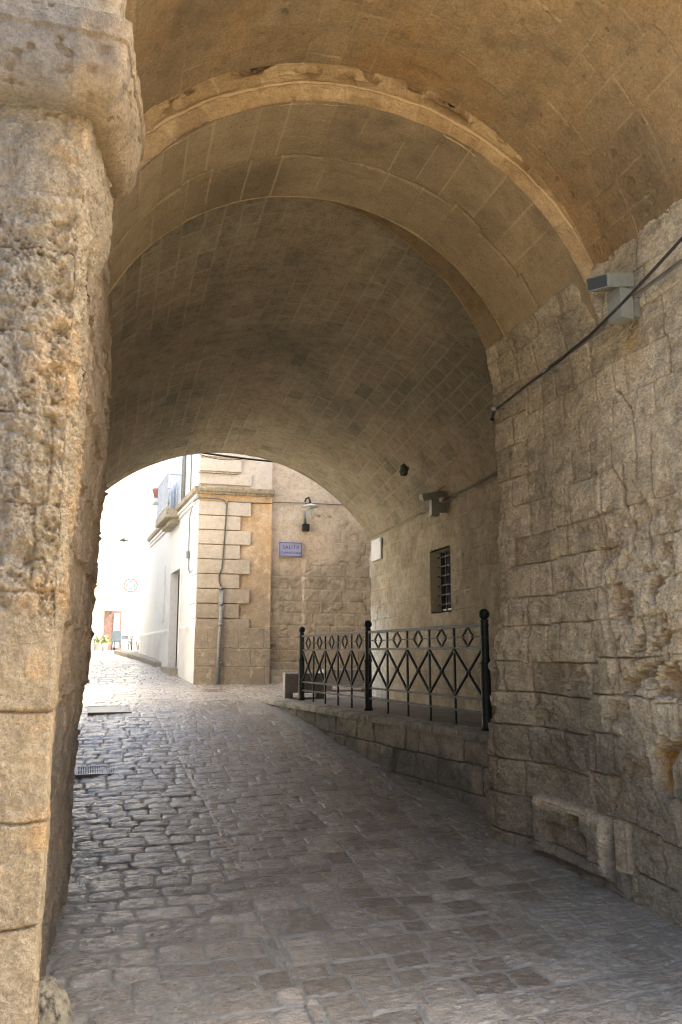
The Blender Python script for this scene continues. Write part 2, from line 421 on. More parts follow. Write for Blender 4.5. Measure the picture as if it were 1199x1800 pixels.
# block courses run along the passage; a herringbone-ish slant as in the old repair
d, a, b, c = masonry(V+.10*arc, arc, courses(-1, 8, .20, .26, 51), .34, .52, 52, .010, .008)
j = (1-sst(.003, .010, d))*sst(-.45, .15, fbm(V*3, arc*3, 0, 3, 56))
stain = sst(-.05, .6, fbm(V*.9, arc*.9, 0, 5, 53))*.7 + .22*sst(.2, .6, fbm(V*6, arc*6, 0, 3, 54))
pits = sst(.56, .66, fbm(V*15, arc*13, 0, 3, 55))*sst(-.1, .3, vn(V*2, arc*2, 0, 58))
P = np.stack([A1[0]+A1[2]*np.cos(U), V, A1[1]+A1[2]*np.sin(U)], -1)
h = .008*(b-.5)-.003*j+.006*fbm(V*3, arc*3, 0, 4, 57)-.010*pits+.003*fbm(V*24, arc*24, 0, 3, 59)
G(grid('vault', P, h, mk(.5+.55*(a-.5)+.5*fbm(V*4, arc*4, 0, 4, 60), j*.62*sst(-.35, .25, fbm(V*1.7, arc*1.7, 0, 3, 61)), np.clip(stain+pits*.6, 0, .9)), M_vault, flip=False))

# --- arch face at the end of the near vault
Yf = 5.0
t0, t1 = arc_ang(A2, XR+.03, -.34)
U, V = UV(np.linspace(t0, t1, 620), np.linspace(0, 1, 120))
xo = A2[0]+A2[2]*np.cos(U); zo = A2[1]+A2[2]*np.sin(U)
# outer limit: along the same ray out to the near vault circle
dx, dz_ = np.cos(U), np.sin(U); ex, ez = A2[0]-A1[0], A2[1]-A1[1]
bq = dx*ex+dz_*ez; R_out = -bq+np.sqrt(bq*bq-(ex*ex+ez*ez-A1[2]**2)); R_out = np.maximum(R_out+.03, A2[2]+.02)
rad = A2[2]+(R_out-A2[2])*V
arc = U*1.95
ringd = rad-A2[2]
d, a, b, c = masonry(arc, ringd, [-.2, .150, .6], .20, .42, 62, .016, .01)
j = 1-sst(.004, .012, d)
outer = sst(.15, .19, ringd+.012*fbm(arc*4, ringd*3, 0, 3, 63))
crumb = fbm(arc*7, ringd*9, 0, 4, 64)
h = .010*(1-outer)*sst(-.005, .02, ringd) - .006*j + .011*crumb + .006*(b-.5)*2 - .05*sst(.16, .30, ringd)*sst(-.05, .35, crumb)-.025*sst(.24, .29, ringd)*sst(.12, .3, vn(arc*9, 0*arc, 0, 66)+.3*crumb)
P = np.stack([A2[0]+rad*np.cos(U), Yf+0*U, A2[1]+rad*np.sin(U)], -1)
G(grid('arch_face', P, h, mk(a, j*.6, np.clip(outer*.15+sst(.15, .5, fbm(arc*3, ringd*3, 0, 3, 65))*.6+.9*sst(.22, .30, ringd)*np.maximum(sst(-.05, .3, crumb), sst(.12, .3, vn(arc*9, 0*arc, 0, 66)+.3*crumb)), 0, 1)), M_voussoir, N=np.broadcast_to(np.array([0, -1., 0]), P.shape), flip=False))

# --- arch soffit, two rings of long voussoirs with an open crack between them
U, V = UV(np.linspace(t0, t1, 620), np.linspace(4.97, 6.2, 200))
arc = U*A2[2]; wav = 5.60+.035*fbm(arc*1.5, 0*arc, 0, 3, 71)+.02*np.sign(vn(arc*4, 0*arc, 0, 72))
d, a, b, c = masonry(arc, np.where(V < wav, 0, 1)+0.0*V+.5, [-.5, 1.0, 2.5], .20, .36, 73, .006, .0)
d = np.where(d > .3, .3, d)
crack = np.abs(V-wav)
j = 1-sst(.003, .010, d)
ck = (1-sst(.006, .018, crack))*sst(-.2, .1, fbm(arc*2, 0*arc, 0, 2, 74)+.2)
edge = 0*V
j = j*sst(-.4, .2, fbm(V*2, arc*2, 0, 3, 82))
h = .010*(b-.5)+.008*fbm(V*4, arc*4, 0, 4, 75)-.04*ck-.003*j+.003*fbm(V*20, arc*20, 0, 3, 70)-.02*edge*np.clip(fbm(arc*8, V*8, 0, 3, 76)+.35, 0, 1)
P = np.stack([A2[0]+A2[2]*np.cos(U), V, A2[1]+A2[2]*np.sin(U)], -1)
stn = sst(.0, .5, fbm(V*1.5, arc*1.1, 0, 4, 77))*.5+.25*sst(3.2, 2.2, np.abs(arc-2.9)+1.0)
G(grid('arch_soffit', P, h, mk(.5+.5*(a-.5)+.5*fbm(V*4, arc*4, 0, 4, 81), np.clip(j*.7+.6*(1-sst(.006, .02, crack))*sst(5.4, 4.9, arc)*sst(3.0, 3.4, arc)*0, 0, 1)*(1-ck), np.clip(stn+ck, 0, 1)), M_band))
# --- rebate ring behind it
t0b, t1b = arc_ang(A3, XR+.02, -.34)
U, V = UV(np.linspace(t0b, t1b, 300), np.linspace(6.19, 6.62, 60))
arc = U*A3[2]
d, a, b, c = masonry(arc, V*0+.5, [0, 1], .4, .9, 78, .004, .0)
P = np.stack([A3[0]+A3[2]*np.cos(U), V, A3[1]+A3[2]*np.sin(U)], -1)
G(grid('arch_rebate', P, .005*fbm(V*5, arc*5, 0, 3, 79), mk(a, 0*a, .25+.3*fbm(V*2, arc*2, 0, 3, 80)), M_vault))
U, V = UV(np.linspace(t0, t1, 200), np.linspace(0, 1, 3))
rad = A2[2]-.008+V*.34
P = np.stack([A2[0]+rad*np.cos(U), 6.199+0*U, A2[1]+rad*np.sin(U)], -1)
G(grid('arch_back', P, 0*U, mk(0*U+.5), M_band, N=np.broadcast_to(np.array([0, 1., 0]), P.shape), flip=True))

# --- inner vault
def arc_in(y):
    t = np.clip((y-6.6)/8.0, 0, 1)
    rise = 1.92+(1.49-1.92)*t; zs = 2.20+(2.11-2.20)*t
    Rr = (2.68**2+rise**2)/(2*rise); return 1.85, zs+rise-Rr, Rr
ys = np.linspace(6.58, 14.62, 620); tt = np.linspace(0, 1, 620)
U, V = UV(tt, ys)
cx, cz, Rr = arc_in(V); half = np.arcsin(np.clip(2.68/Rr, -1, 1)); TH = math.pi/2-half+2*half*U
arc = (TH-math.pi/2)*3.0
d, a, b, c = masonry(V-.05*arc, arc, courses(-4, 4.2, .17, .235, 91), .27, .46, 92, .014, .012)
j = (1-sst(.004, .015, d))*sst(-.5, .1, fbm(V*2, arc*2, 0, 3, 93)+.1)
P = np.stack([cx+Rr*np.cos(TH), V, cz+Rr*np.sin(TH)], -1)
stn = sst(-.05, .5, fbm(V*.7, arc*.9, 0, 4, 94))*.6+.5*(c > .965)
h = .010*(b-.5)-.004*j+.010*fbm(V*2.5, arc*2.5, 0, 4, 95)+.004*fbm(V*16, arc*16, 0, 3, 96)
edge = sst(14.45, 14.62, V); h = h-.02*edge*np.clip(fbm(V*5, arc*7, 0, 3, 97)+.3, 0, 1)
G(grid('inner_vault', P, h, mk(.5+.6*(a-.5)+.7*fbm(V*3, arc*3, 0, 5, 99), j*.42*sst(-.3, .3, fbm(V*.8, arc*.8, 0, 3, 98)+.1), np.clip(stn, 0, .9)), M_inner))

# --- rough wall on the right of the near passage
zs = np.concatenate([np.linspace(-1.95, 0, 560), np.linspace(0.003, 2.86, 640)])
sy = np.linspace(1/3.2, 1/6.62, 500); Yw = np.concatenate([1/sy, np.full(8, 6.62)]); Xend = np.concatenate([np.zeros(500), [.03, .06, .1, .2, .4, .7, 1.0, 1.3]])
U, V = UV(Yw, zs); E_ = np.repeat(Xend[:, None], len(zs), 1)
cw = [-2.2, -1.80, -1.42, -1.12, -.84, -.56, -.30, -.05, .21, .44, .71, .95, 1.24, 1.49, 1.78, 2.04, 2.32, 2.6, 2.95]
sec = .045*(_h(np.floor(U*1.35+.3*np.sin(V*2)).astype(np.int64), np.floor(V*.6).astype(np.int64), 0*V.astype(np.int64), 122)-.5)*2
d, a, b, c = masonry(U*.6, V+sec-.02*(U-5)*sst(-.5, -1.5, V), cw, .13, .33, 105, .016, .016)
jv = np.exp(-(masonry.du/.0065)**2)*sst(-.35, .15, fbm(U*2.6, V*2.6, 0, 3, 133)+.15)
wv = V+.03*fbm(U*2, V*2, 0, 2, 118)
low = sst(.05, -.65, V+.26*fbm(U*2, V*2, 0, 3, 106)+.22*(U < 5.2)-.35*(b-.5))
gro = U-5.10-.05*np.sin(V*2.2)-.03*fbm(V*3, 0*U, 0, 3, 107)
groove = np.exp(-(gro/.03)**2)*sst(-1.1, -.7, V)*sst(2.3, 1.0, V)*sst(-.5, .1, vn(V*2.5, 0*U, 0, 119))
crack2 = np.exp(-((U-5.62-.06*np.sin(V*3+1)-.05*fbm(V*6, 0*U, 0, 3, 3))/.009)**2)*sst(-.6, -.3, V)*sst(1.9, 1.2, V)*sst(-.2, .1, vn(V*3, U, 0, 31)+.2)
crack3 = np.exp(-((U-4.74-.05*np.sin(V*4)-.06*fbm(V*6, 0*U, 0, 3, 5))/.008)**2)*sst(-.5, .0, V)*sst(2.0, 1.5, V)*sst(-.3, .1, vn(V*2, U, 0, 32)+.2)
un = U+.025*fbm(U*7, V*7, 0, 4, 151, .6); vn_ = V+.02*vn(U*6, V*6, 0, 152)
CR = [((4.84, 1.95), (4.82, 1.8), (4.67, 1.64), (4.62, 1.46), (4.64, 1.2)), ((4.92, 1.44), (4.9, 1.3), (4.82, 1.15), (4.74, .94), (4.72, .82), (4.70, .68)), ((5.14, 1.07), (5.10, .87), (5.06, .72)), ((4.55, .98), (4.55, .79), (4.52, .55), (4.49, .39))]
cd_ = np.min([polyd(un, vn_, p) for p in CR], axis=0)
crack4 = np.exp(-(cd_/.009)**2)
gd = polyd(un, vn_, ((5.10, .70), (5.11, .55), (5.07, .35), (5.04, .15), (5.0, -.04), (5.06, -.3), (5.1, -.57), (5.12, -.9)))
groove = np.exp(-(gd/.028)**2)*(.55+.45*sst(-.3, .3, vn(V*5, 0*U, 0, 153)))
crack2 = crack2*.5; crack3 = crack3*0
patchy = vn(U*1.5, V*1.5, 0, 109)
band_ = sst(1.15, .25, np.abs(V-.0))
er = np.clip(sst(-.35, .35, patchy+1.1*(c-.5)+.35*sst(5.6, 5.2, U))*band_+.22*sst(2.3, 1.2, V), 0, 1)
ver = fbm(U*9, V*8.5, 0, 4, 110, .65)                 # washed-out vertical fluting
cav = sst(.04, .36, fbm(U*5.5, V*5.5, 0, 5, 112, .6))
grain = fbm(U*14, V*22, 0, 4, 111, .7)
soft = sst(.5, 1.3, V)
jd = np.exp(-(d/.0055)**2)*sst(-.30, .2, fbm(U*2.3, V*2.3, 0, 3, 116)+.08)
h = -(.016+.016*(b > .6))*jd*(1-.4*soft) + (a-.5)*.024*(1-.75*soft) + .011*grain + .009*fbm(U*6, V*6, 0, 4, 117)
h = h - er*((.050+.035*sst(5.2, 4.9, U)*sst(-.9, -.5, V)*sst(.5, .1, V))*cav+.026*ver+.004)
h = h - .016*np.exp(-(d/.016)**2)*np.clip(fbm(U*7, V*7, 0, 3, 115)*2.2, 0, 1)*(1-soft)
h = h - .018*jv*(1-.3*soft)
h = h - .055*groove-.022*crack2-.034*crack4 + .020*sst(.03, -.03, gro)*sst(-1, -.6, V)*sst(1.8, 1.0, V)
hol = sst(.14, .09, np.abs(U-4.50))*sst(.17, .10, np.abs(V+.69-.03*np.sin(U*12)))
hol = hol*(1-.85*bump(U, 4.46, .03)*sst(-.5, -.70, V))
h = h-.13*hol
sl_ = sst(.50, .42, np.abs(U-5.66)+.02*fbm(V*9, U*4, 0, 2, 154))*sst(.235, .17, np.abs(V+1.30))
h = h*(1-.5*sl_)+.055*sl_-.040*sst(.33, .25, np.abs(U-5.72))*sst(.13, .06, np.abs(V+1.36))
h = h-.11*sst(.10, .05, np.abs(U-5.60+.2*(V+1.2)))*sst(.075, .04, np.abs(V+1.21))
pb = sst(.085, .07, np.abs(U-5.05))*sst(.17, .15, np.abs(V+1.25))
h = h*(1-pb)+.012*pb
bandX = A2[0]+np.sqrt(np.clip(A2[2]**2-(np.clip(V, 1.93, 3)-A2[1])**2, .5, None))
tb = np.interp(zs, [-1.95, -1.2, -.9, -.4, -.1, .1, .34, .74, 1.0, 1.9, 2.3, 2.63, 2.9], [3.08, 3.08, 3.06, 3.065, 3.105, 3.15, 3.20, 3.25, 3.25, 3.225, 3.235, 3.264, 3.28])
tn = np.interp(zs, [-1.95, 0, 1, 2.9], [3.30, 3.28, 3.29, 3.30])
w_ = sst(5.9, 6.55, U); Xw = tn[None]*(1-w_)+tb[None]*w_
edgeflat = None
rampb = sst(4.90, 5.12, U+.05*fbm(V*6, 0*U, 0, 3, 121))*sst(2.86, 2.70, V)*sst(2.0, 2.3, V)
Xw = Xw*(1-rampb)+np.minimum(Xw, bandX-.012-.02*sst(2.75, 2.3, V))*rampb
ragged = .10*fbm(V*3.2, 0*U, 0, 4, 113)*sst(6.3, 6.62, U)
h = h*(E_ < .35)
P = np.stack([Xw+E_, U+ragged, V], -1)
warm = sst(.2, .9, hol)
tone = np.clip(-.05+a*.75+.3*c+.3*sst(5.3, 4.9, U)*sst(-.7, -.4, V)+.35*er-.2*low+.35*pb+.7*sl_*np.maximum(sst(-1.2, -1.12, V), sst(5.30, 5.24, U)*sst(-1.5, -1.4, V))+.55*grain, 0, 1)
st_ = low*(1-pb)*(1-.8*warm)*(.72+.5*(a-.5))-.9*sl_*np.maximum(sst(-1.2, -1.12, V), sst(5.30, 5.24, U)*sst(-1.5, -1.4, V))
st_ = np.clip(st_, 0, .92)+.35*sst(.0, .55, fbm(U*2.2, V*1.4, 0, 4, 114))*soft+.35*er*cav*0
G(grid('rubble_wall', P, h, mk(tone, np.clip(np.maximum(jd*.4, jv*.75)*(1-low*.5)+.55*np.maximum(groove*.75, np.maximum(crack2, crack4*1.3))+.30*er*cav, 0, 1), np.clip(st_, 0, .95), 1-np.clip(warm*1.0+.38*sst(.16, .08, np.abs(U-4.38))*sst(.26, .18, np.abs(V-.05))*(.5+.5*cav)+.28*er*cav*sst(5.4, 4.9, U)+.7*bump(U, 4.60, .10)*sst(2.2, 2.05, V)*sst(1.75, 2.1, V)*np.clip(.6+grain, 0, 1), 0, 1)), M_wall,
     N=np.broadcast_to(np.array([-1., 0, 0]), P.shape), flip=False))

# --- left passage wall (behind the pier)
yl = np.concatenate([np.linspace(3.6, 6.64, 280), np.full(6, 6.64)]); el = np.concatenate([np.zeros(280), [.02, .05, .1, .2, .4, .65]])
zl = np.linspace(-1.95, 3.25, 800)
U, V = UV(yl, zl); E_ = np.repeat(el[:, None], len(zl), 1)
d, a, b, c = masonry(U, V, [-2.2, -1.7, -1.3, -.92, -.56, -.2, .15, .5, .86, 1.2, 1.55, 1.9, 2.2, 2.5, 2.8, 3.3], .4, .8, 125, .03, .03)
n1 = fbm(U*8, V*8, 0, 4, 126)
h = -.018*np.exp(-(d/.012)**2)+(a-.5)*.03+.016*n1-.04*sst(.55, .8, ridge(U*3, V*2, 0, 3, 127))*sst(-.2, .8, V)*.6+.008*fbm(U*24, V*24, 0, 3, 130)
h = h*(E_ < .3)
Xl = np.interp(zl, [-1.95, -1.3, -.83, -.63, -.34, 0, .39, .74, .96, 1.28, 1.8, 2.5, 2.9, 3.25], [-.255, -.24, -.25, -.24, -.205, -.192, -.19, -.185, -.168, -.14, -.145, -.165, -.195, -.23])[None]-.045*sst(5.6, 4.0, U)
P = np.stack([Xl-E_, U+.10*fbm(V*3, U*0, 0, 4, 128)*sst(6.3, 6.64, U), V], -1)
G(grid('side_wall', P, h, mk(np.clip(a*.7+.4*n1, 0, 1), 0*a, np.clip(sst(.4, -.9, V)*.5+.3*sst(.1, .5, fbm(U*2, V*2, 0, 3, 129)), 0, .85)), stone('side wall stone', ((.26, .195, .12), (.32, .24, .15), (.39, .30, .19)), (.2, .14, .08), (.15, .13, .10), contrast=.45, fine=.012), N=np.broadcast_to(np.array([1., 0, 0]), P.shape), flip=True))

# --- entrance pier: shaft, neck, impost, upper jamb, all swept round the same corner
def pier_path(n1, n2, n3, x0=-2.6, xc=-.20, y0=3.2, y1=3.9, r=.018):
    pts = []; nor = []
    sp_ = np.linspace(0, 1, n1)**.6
    for t in sp_: pts.append((x0+(xc-r-x0)*t, y0)); nor.append((0, -1))
    for t in np.linspace(0, 1, 14)[1:-1]:
        an = -math.pi/2+t*math.pi/2; pts.append((xc-r+r*math.cos(an), y0+r+r*math.sin(an))); nor.append((math.cos(an), math.sin(an)))
    for t in np.linspace(0, 1, n2): pts.append((xc, y0+r+(y1-y0-r)*t)); nor.append((1, 0))
    for t in np.linspace(0, 1, 8)[1:]:
        an = t*math.pi/2; pts.append((xc-.02+.02*math.cos(an), y1+.02*math.sin(an))); nor.append((math.cos(an), math.sin(an)))
    for t in np.linspace(0, 1, n3)[1:]: pts.append((xc-.02-.3*t, y1+.02)); nor.append((0, 1))
    pts = np.array(pts); nor = np.array(nor, float)
    arcl = np.concatenate([[0], np.cumsum(np.hypot(*np.diff(pts, axis=0).T))])
    return pts, nor, arcl-arcl[n1-1]
def pier(name, zs, off, hfun, mat, flare=lambda z: 0*z, **k):
    pts, nor, al = pier_path(340, 120, 10, **k)
    n, m = len(pts), len(zs)
    U = np.repeat(al[:, None], m, 1); V = np.repeat(zs[None], n, 0)
    o = off(V)/np.maximum(np.abs(nor[:, 0:1]), np.abs(nor[:, 1:2]))
    P = np.zeros((n, m, 3)); P[..., 0] = pts[:, 0:1]+nor[:, 0:1]*o; P[..., 1] = pts[:, 1:2]+nor[:, 1:2]*o; P[..., 2] = V
    P[..., 0] += flare(V)*np.clip((pts[:, 1:2]-3.2)/.55, 0, 1)*(pts[:, 0:1] > -.4)
    N = np.zeros_like(P); N[..., 0] = nor[:, 0:1]; N[..., 1] = nor[:, 1:2]
    hh, m4 = hfun(U, V, P)
    return G(grid(name, P, hh, m4, mat, N=N, flip=False))
def h_shaft(U, V, P):
    x, y = P[..., 0], P[..., 1]
    d, a, b, c = masonry(U, V, [-2.3, -1.7, -1.28, -.93, -.585, -.21, .22, .56, .9, 1.22, 1.56, 1.80, 2.3], .55, 1.1, 135, .018, .03)
    up = sst(-.15, .75, V+.55*fbm(x*2.2, V*2.2, 0, 4, 136))
    n1 = fbm(x*5+y*5, V*5, y*4, 5, 137, .6); n2 = fbm(x*14+y*9, V*14, y*14, 4, 138, .6)
    rd = ridge(x*3.4+y*3, V*3.2, y*3, 4, 139)
    pit = sst(.12, .42, fbm(x*21+y*13, V*21, y*16, 4, 140, .65))
    n3 = fbm(x*34+y*20, V*34, y*34, 3, 142, .7)
    h = up*(.034*n1+.024*n2-.014*pit+.022*n3+.006)+(1-up)*(.009*n1+.008*n2+.007*n3)
    h = h-(.014*np.exp(-(d/.005)**2))*(1-.3*up)-(1-up)*.012*(a-.5)
    corner = np.exp(-(U/.10)**2)
    h = h-up*corner*.045*np.clip(n1+.4, 0, 1)-.012*corner*(1-up)*np.clip(n2+.5, 0, 1)
    # capital block under the impost
    cap = sst(1.70, 1.80, V-.10*n1)
    h = h*(1-.7*cap)+.004*cap+.008*n2*cap+.006*n3*cap
    # joint patches, small hollows in the smooth blocks
    g = np.maximum(sst(-.5, -1.3, V)*.75*sst(-.2, .4, n1+.2), 0)+sst(.1, -.25, U)*(.35+.65*sst(.0, .35, fbm(x*1.5, V*1.5, 0, 3, 141)+.45*up))*(.25+.75*up)
    g = g*sst(-.05, .25, -U+.06*n1)
    j = np.exp(-(d/.007)**2)*(1-.5*up)
    return h, mk(np.clip(.5+.5*(a-.5)+.3*n1, 0, 1), np.clip(j*.45+.2*pit*up, 0, 1), np.clip(g, 0, .9), 1-.45*np.clip(sst(.1, .5, n1+.3*n2)*(1-g), 0, 1))
pier('pier', np.linspace(-1.95, 2.22, 950), lambda z: 0*z, h_shaft, M_pier, flare=lambda z: .09*sst(1.62, 1.9, z)-.03*sst(1.0, 0, z), y1=3.8)
def imp_off(z):
    z = z+.065; t = np.clip((z-2.22)/.24, 0, 1)
    return -.25*sst(2.226, 2.2155, z)+.045+.115*np.sqrt(np.clip(1-(1-t)**2, 0, 1))*sst(2.20, 2.24, z)+.012*sst(2.47, 2.485, z)-.19*sst(2.575, 2.60, z)
def h_imp(U, V, P):
    x, y = P[..., 0], P[..., 1]
    n1 = fbm(x*6, V*6, y*6, 4, 145); n2 = fbm(x*30, V*30, y*30, 3, 146)
    pit = sst(.35, .6, fbm(x*22, V*22, y*22, 2, 147))
    g = sst(.08, -.1, U+.05*n1)
    return .008*n1+.006*n2-.008*pit-.03*np.exp(-(U/.05)**2)*np.clip(n1+.3, 0, 1), mk(.5+.4*n1, pit*.5, np.clip(g*(.9-.3*n1), 0, .95))
pier('impost', np.linspace(2.15, 2.545, 170), imp_off, h_imp, M_impost, flare=lambda z: .065+0*z, y1=3.72)
def h_up(U, V, P):
    x, y = P[..., 0], P[..., 1]
    n1 = fbm(x*6, V*6, y*6, 5, 148)
    g = sst(.02, -.05, U+.03*n1)
    return .03*n1-.02*np.exp(-(U/.05)**2), mk(.6+.4*n1, 0*n1, g*.8)
pier('jamb', np.linspace(2.50, 3.5, 200), lambda z: 0*z, h_up, M_pier, xc=-.09, y1=3.5, r=.09)

# --- coarse shells: front, end faces and outer mass (seen only from other positions)
def profile_near():
    p = [(XR+.03, -1.95), (XR+.03, 2.7)]
    ta, tb = arc_ang(A1, XR+.03, -.30)
    for t in np.linspace(ta, tb, 40): p.append((A1[0]+A1[2]*math.cos(t), A1[1]+A1[2]*math.sin(t)))
    p += [(-.30, 2.6), (-.30, -1.95)]
    return p
def profile_inner(y):
    cx, cz, Rr = arc_in(np.array(y)); p = [(4.53, -1.95), (4.53, 2.0)]
    hf = math.asin(2.68/Rr)
    for t in np.linspace(math.pi/2-hf, math.pi/2+hf, 40): p.append((cx+Rr*math.cos(t), cz+Rr*math.sin(t)))
    p += [(-.83, 2.0), (-.83, -1.95)]
    return p
def profile_ring():
    p = [(XR+.02, -1.95), (XR+.02, 2.5)]
    ta, tb = arc_ang(A3, XR+.02, -.30)
    for t in np.linspace(ta, tb, 40): p.append((A3[0]+A3[2]*math.cos(t), A3[1]+A3[2]*math.sin(t)))
    p += [(-.30, 2.4), (-.30, -1.95)]
    return p
def rect_outer(p, x0, x1, z1):
    o = []
    for k, (x, z) in enumerate(p):
        n = len(p)
        if k < 2: o.append((x1, z if k == 0 else z))
        elif k >= n-2: o.append((x0, z))
        else:
            t = (k-2)/(n-5); o.append((x1+(x0-x1)*t, z1))
    return o
def loft(name, pa, ya, pb, yb, mat, n=4):
    bm = B(); rows = []
    for i in range(n+1):
        t = i/n; rows.append([bm.verts.new((x0+(x1-x0)*t, ya+(yb-ya)*t, z0+(z1-z0)*t)) for (x0, z0), (x1, z1) in zip(pa, pb)])
    for i in range(n):
        for k in range(len(pa)-1):
            bm.faces.new((rows[i][k], rows[i][k+1], rows[i+1][k+1], rows[i+1][k]))
    return G(obj(name, bm, mat))
M_shell = plain('plain limestone', (.50, .42, .29), .9, 0, .2, 4, .01, dirt=(.35, .31, .24))
pn = profile_near(); loft('facade', pn, 3.245, rect_outer(pn, -8, 9, 6.6), 3.245, M_shell)
pr_, pi_ = profile_ring(), profile_inner(6.6); loft('end_face', pr_, 6.61, [(x*1.0+(.02 if x > 2 else -.02), z+.02) for x, z in pi_], 6.61, M_shell)
po = profile_inner(14.6); loft('rear_facade', po, 14.61, rect_outer(po, -8, 9, 6.6), 14.61, M_shell)
bm = B(); bx(bm, -8, 9, 3.25, 14.6, 6.6, 6.8); G(obj('roof', bm, M_shell))
for x_ in (-8.2, 9):
    bm = B(); bx(bm, x_, x_+.2, 3.25, 14.6, -2, 6.6); G(obj('flank', bm, M_shell))

# --- inner right wall with barred window, and inner left wall
WY0, WY1, WZ0, WZ1 = 10.80, 11.55, .61, 1.50
ysn = np.sort(np.concatenate([np.linspace(6.58, 14.62, 560), [WY0, WY1]])); zsn = np.sort(np.concatenate([np.linspace(-.95, 2.34, 420), [WZ0, WZ1]]))
U, V = UV(ysn, zsn)
cwi = [-1.2, -.76, -.48, -.2, .08, .34, .6, .86, 1.12, 1.38, 1.64, 1.9, 2.16, 2.45]
d, a, b, c = masonry(U, V, cwi, .32, .62, 155, .014, .012)
frame = sst(.22, .18, np.maximum(np.abs(U-(WY0+WY1)/2)-.37, np.abs(V-(WZ0+WZ1)/2)-.45))
j = (1-sst(.004, .014, d))*sst(-.3, .2, fbm(U*3, V*3, 0, 2, 156)+.15)*(1-frame)
fl = fbm(U*4, V*4, 0, 4, 157)
h = ((a-.5)*.014-.010*j+.012*fl+.008*fbm(U*20, V*20, 0, 4, 161, .65))*(1-.7*frame)+.004*frame
wash = sst(13.3, 14.3, U+.4*fl)*sst(1.2, .2, V+.3*fl)*.8+.35*sst(12.3, 14, U)*sst(.0, .5, fbm(U*2, V*2, 0, 3, 158)+.2)
hole = (U >= WY0-1e-6) & (U < WY1-1e-6) & (V >= WZ0-1e-6) & (V < WZ1-1e-6)
P = np.stack([4.53+0*U, U, V], -1)
h = np.where((np.abs(U-(WY0+WY1)/2) < .40) & (np.abs(V-(WZ0+WZ1)/2) < .47), 0, h)
G(grid('inner_wall', P, h, mk(np.clip(.5*a+.25+.5*fl-.25*sst(-.2, .4, fbm(U*.9, V*.9, 0, 3, 159)), 0, 1), j*.4, np.clip(wash, 0, .85)), M_wall2, N=np.broadcast_to(np.array([-1., 0, 0]), P.shape), flip=False, hole=hole))
U, V = UV(np.linspace(6.58, 14.62, 60), np.linspace(-1.95, 2.3, 40))
P = np.stack([-.82+0*U, U, V], -1)
G(grid('inner_wall', P, .03*fbm(U*3, V*3, 0, 3, 160), mk(U*0+.4, 0*U, 0*U), M_wall2, N=np.broadcast_to(np.array([1., 0, 0]), P.shape), flip=True))
win = B()
for (x0, x1, y0, y1, z0, z1) in ((4.53, 4.86, WY0-.05, WY0, WZ0-.05, WZ1+.05), (4.53, 4.86, WY1, WY1+.05, WZ0-.05, WZ1+.05), (4.53, 4.86, WY0, WY1, WZ0-.05, WZ0), (4.53, 4.86, WY0, WY1, WZ1, WZ1+.05)):
    bx(win, x0, x1, y0, y1, z0, z1)
wino = G(obj('window', win, plain('window reveal plaster', (.48, .45, .35), .9, 0, .1)))
bm = B(); bx(bm, 4.72, 4.74, WY0, WY1, WZ0, WZ1); p_ = obj('pane', bm, M_pane); p_.parent = wino; p_.matrix_parent_inverse = Matrix.Identity(4)
bm = B()
for k in range(4): bar(bm, (4.66, WY0+.10+k*.18, WZ0), (4.66, WY0+.10+k*.18, WZ1), .018, .018, (1, 0, 0))
for k in range(6): bar(bm, (4.645, WY0, WZ0+.11+k*.14), (4.645, WY1, WZ0+.11+k*.14), .018, .014)
gr = obj('grille', bm, M_iron2); gr.parent = wino
bm = B(); bx(bm, 4.66, 4.715, WY0+.01, WY1-.01, WZ0+.001, WZ0+.045, bev=.006)
sl2 = obj('sill', bm, M_marble); sl2.parent = wino
# broken hook hole in the inner vault is a recess: small dark stone stub
# ============================================================ RAISED PAVEMENT + RETAINING WALL
ys = np.linspace(6.4, 15.2, 500); tt = np.linspace(0, 1, 260)
U, V = UV(tt, ys); x0 = lowx(V)+.30; X = x0+(4.62-x0)*U
d, a, b, c = masonry(V, X, courses(1, 6, .3, .42, 171), .4, .7, 172, .01, .01)
j = 1-sst(.004, .012, d)
zt = -.745+.0*V
P = np.stack([X, V, np.maximum(zt, gz(V)+.03)], -1)
tag(grid('pavement', P, -.006*j+.004*(a-.5)+.004*fbm(X*3, V*3, 0, 3, 173), mk(a, j*.8, .3+.3*fbm(X, V, 0, 3, 174)), M_pave, N=np.broadcast_to(np.array([0, 0, 1.]), P.shape)), 'raised stone pavement behind the iron railing', kind='structure')
lw = thing('retaining_wall', 'low stone retaining wall carrying the iron railing beside the cobbled road', 'wall', loc=(3.0, 10.5, -1.2))
def child(o, par): o.parent = par; o.matrix_parent_inverse = Matrix.Translation(-Vector(par.location)); return o
ys = np.linspace(6.3, 15.3, 900); zs = np.linspace(-1.75, -.80, 150)
U, V = UV(ys, zs); 
d, a, b, c = masonry(U, V, [-2.1, -1.62, -1.33, -1.06, -.70], .28, .55, 181, .014, .02)
P = np.stack([lowx(U)+.02+.03*(V+.8), U, V], -1)
n1 = fbm(U*7, V*7, 0, 4, 182)
h = -.016*np.exp(-(d/.008)**2)+(a-.5)*.028+.014*n1+.012*fbm(U*20, V*20, 0, 4, 189, .65)
child(grid('wall_face', P, h, mk(np.clip(.5+.5*(a-.5)+.3*n1, 0, 1), 1-sst(.003, .011, d), sst(-.3, .4, fbm(U*1.5, V*1.5, 0, 3, 183)-(V-gz(U)-.25)*1.5)*.8), M_lowwall, N=np.broadcast_to(np.array([-1., 0, 0]), P.shape)), lw)
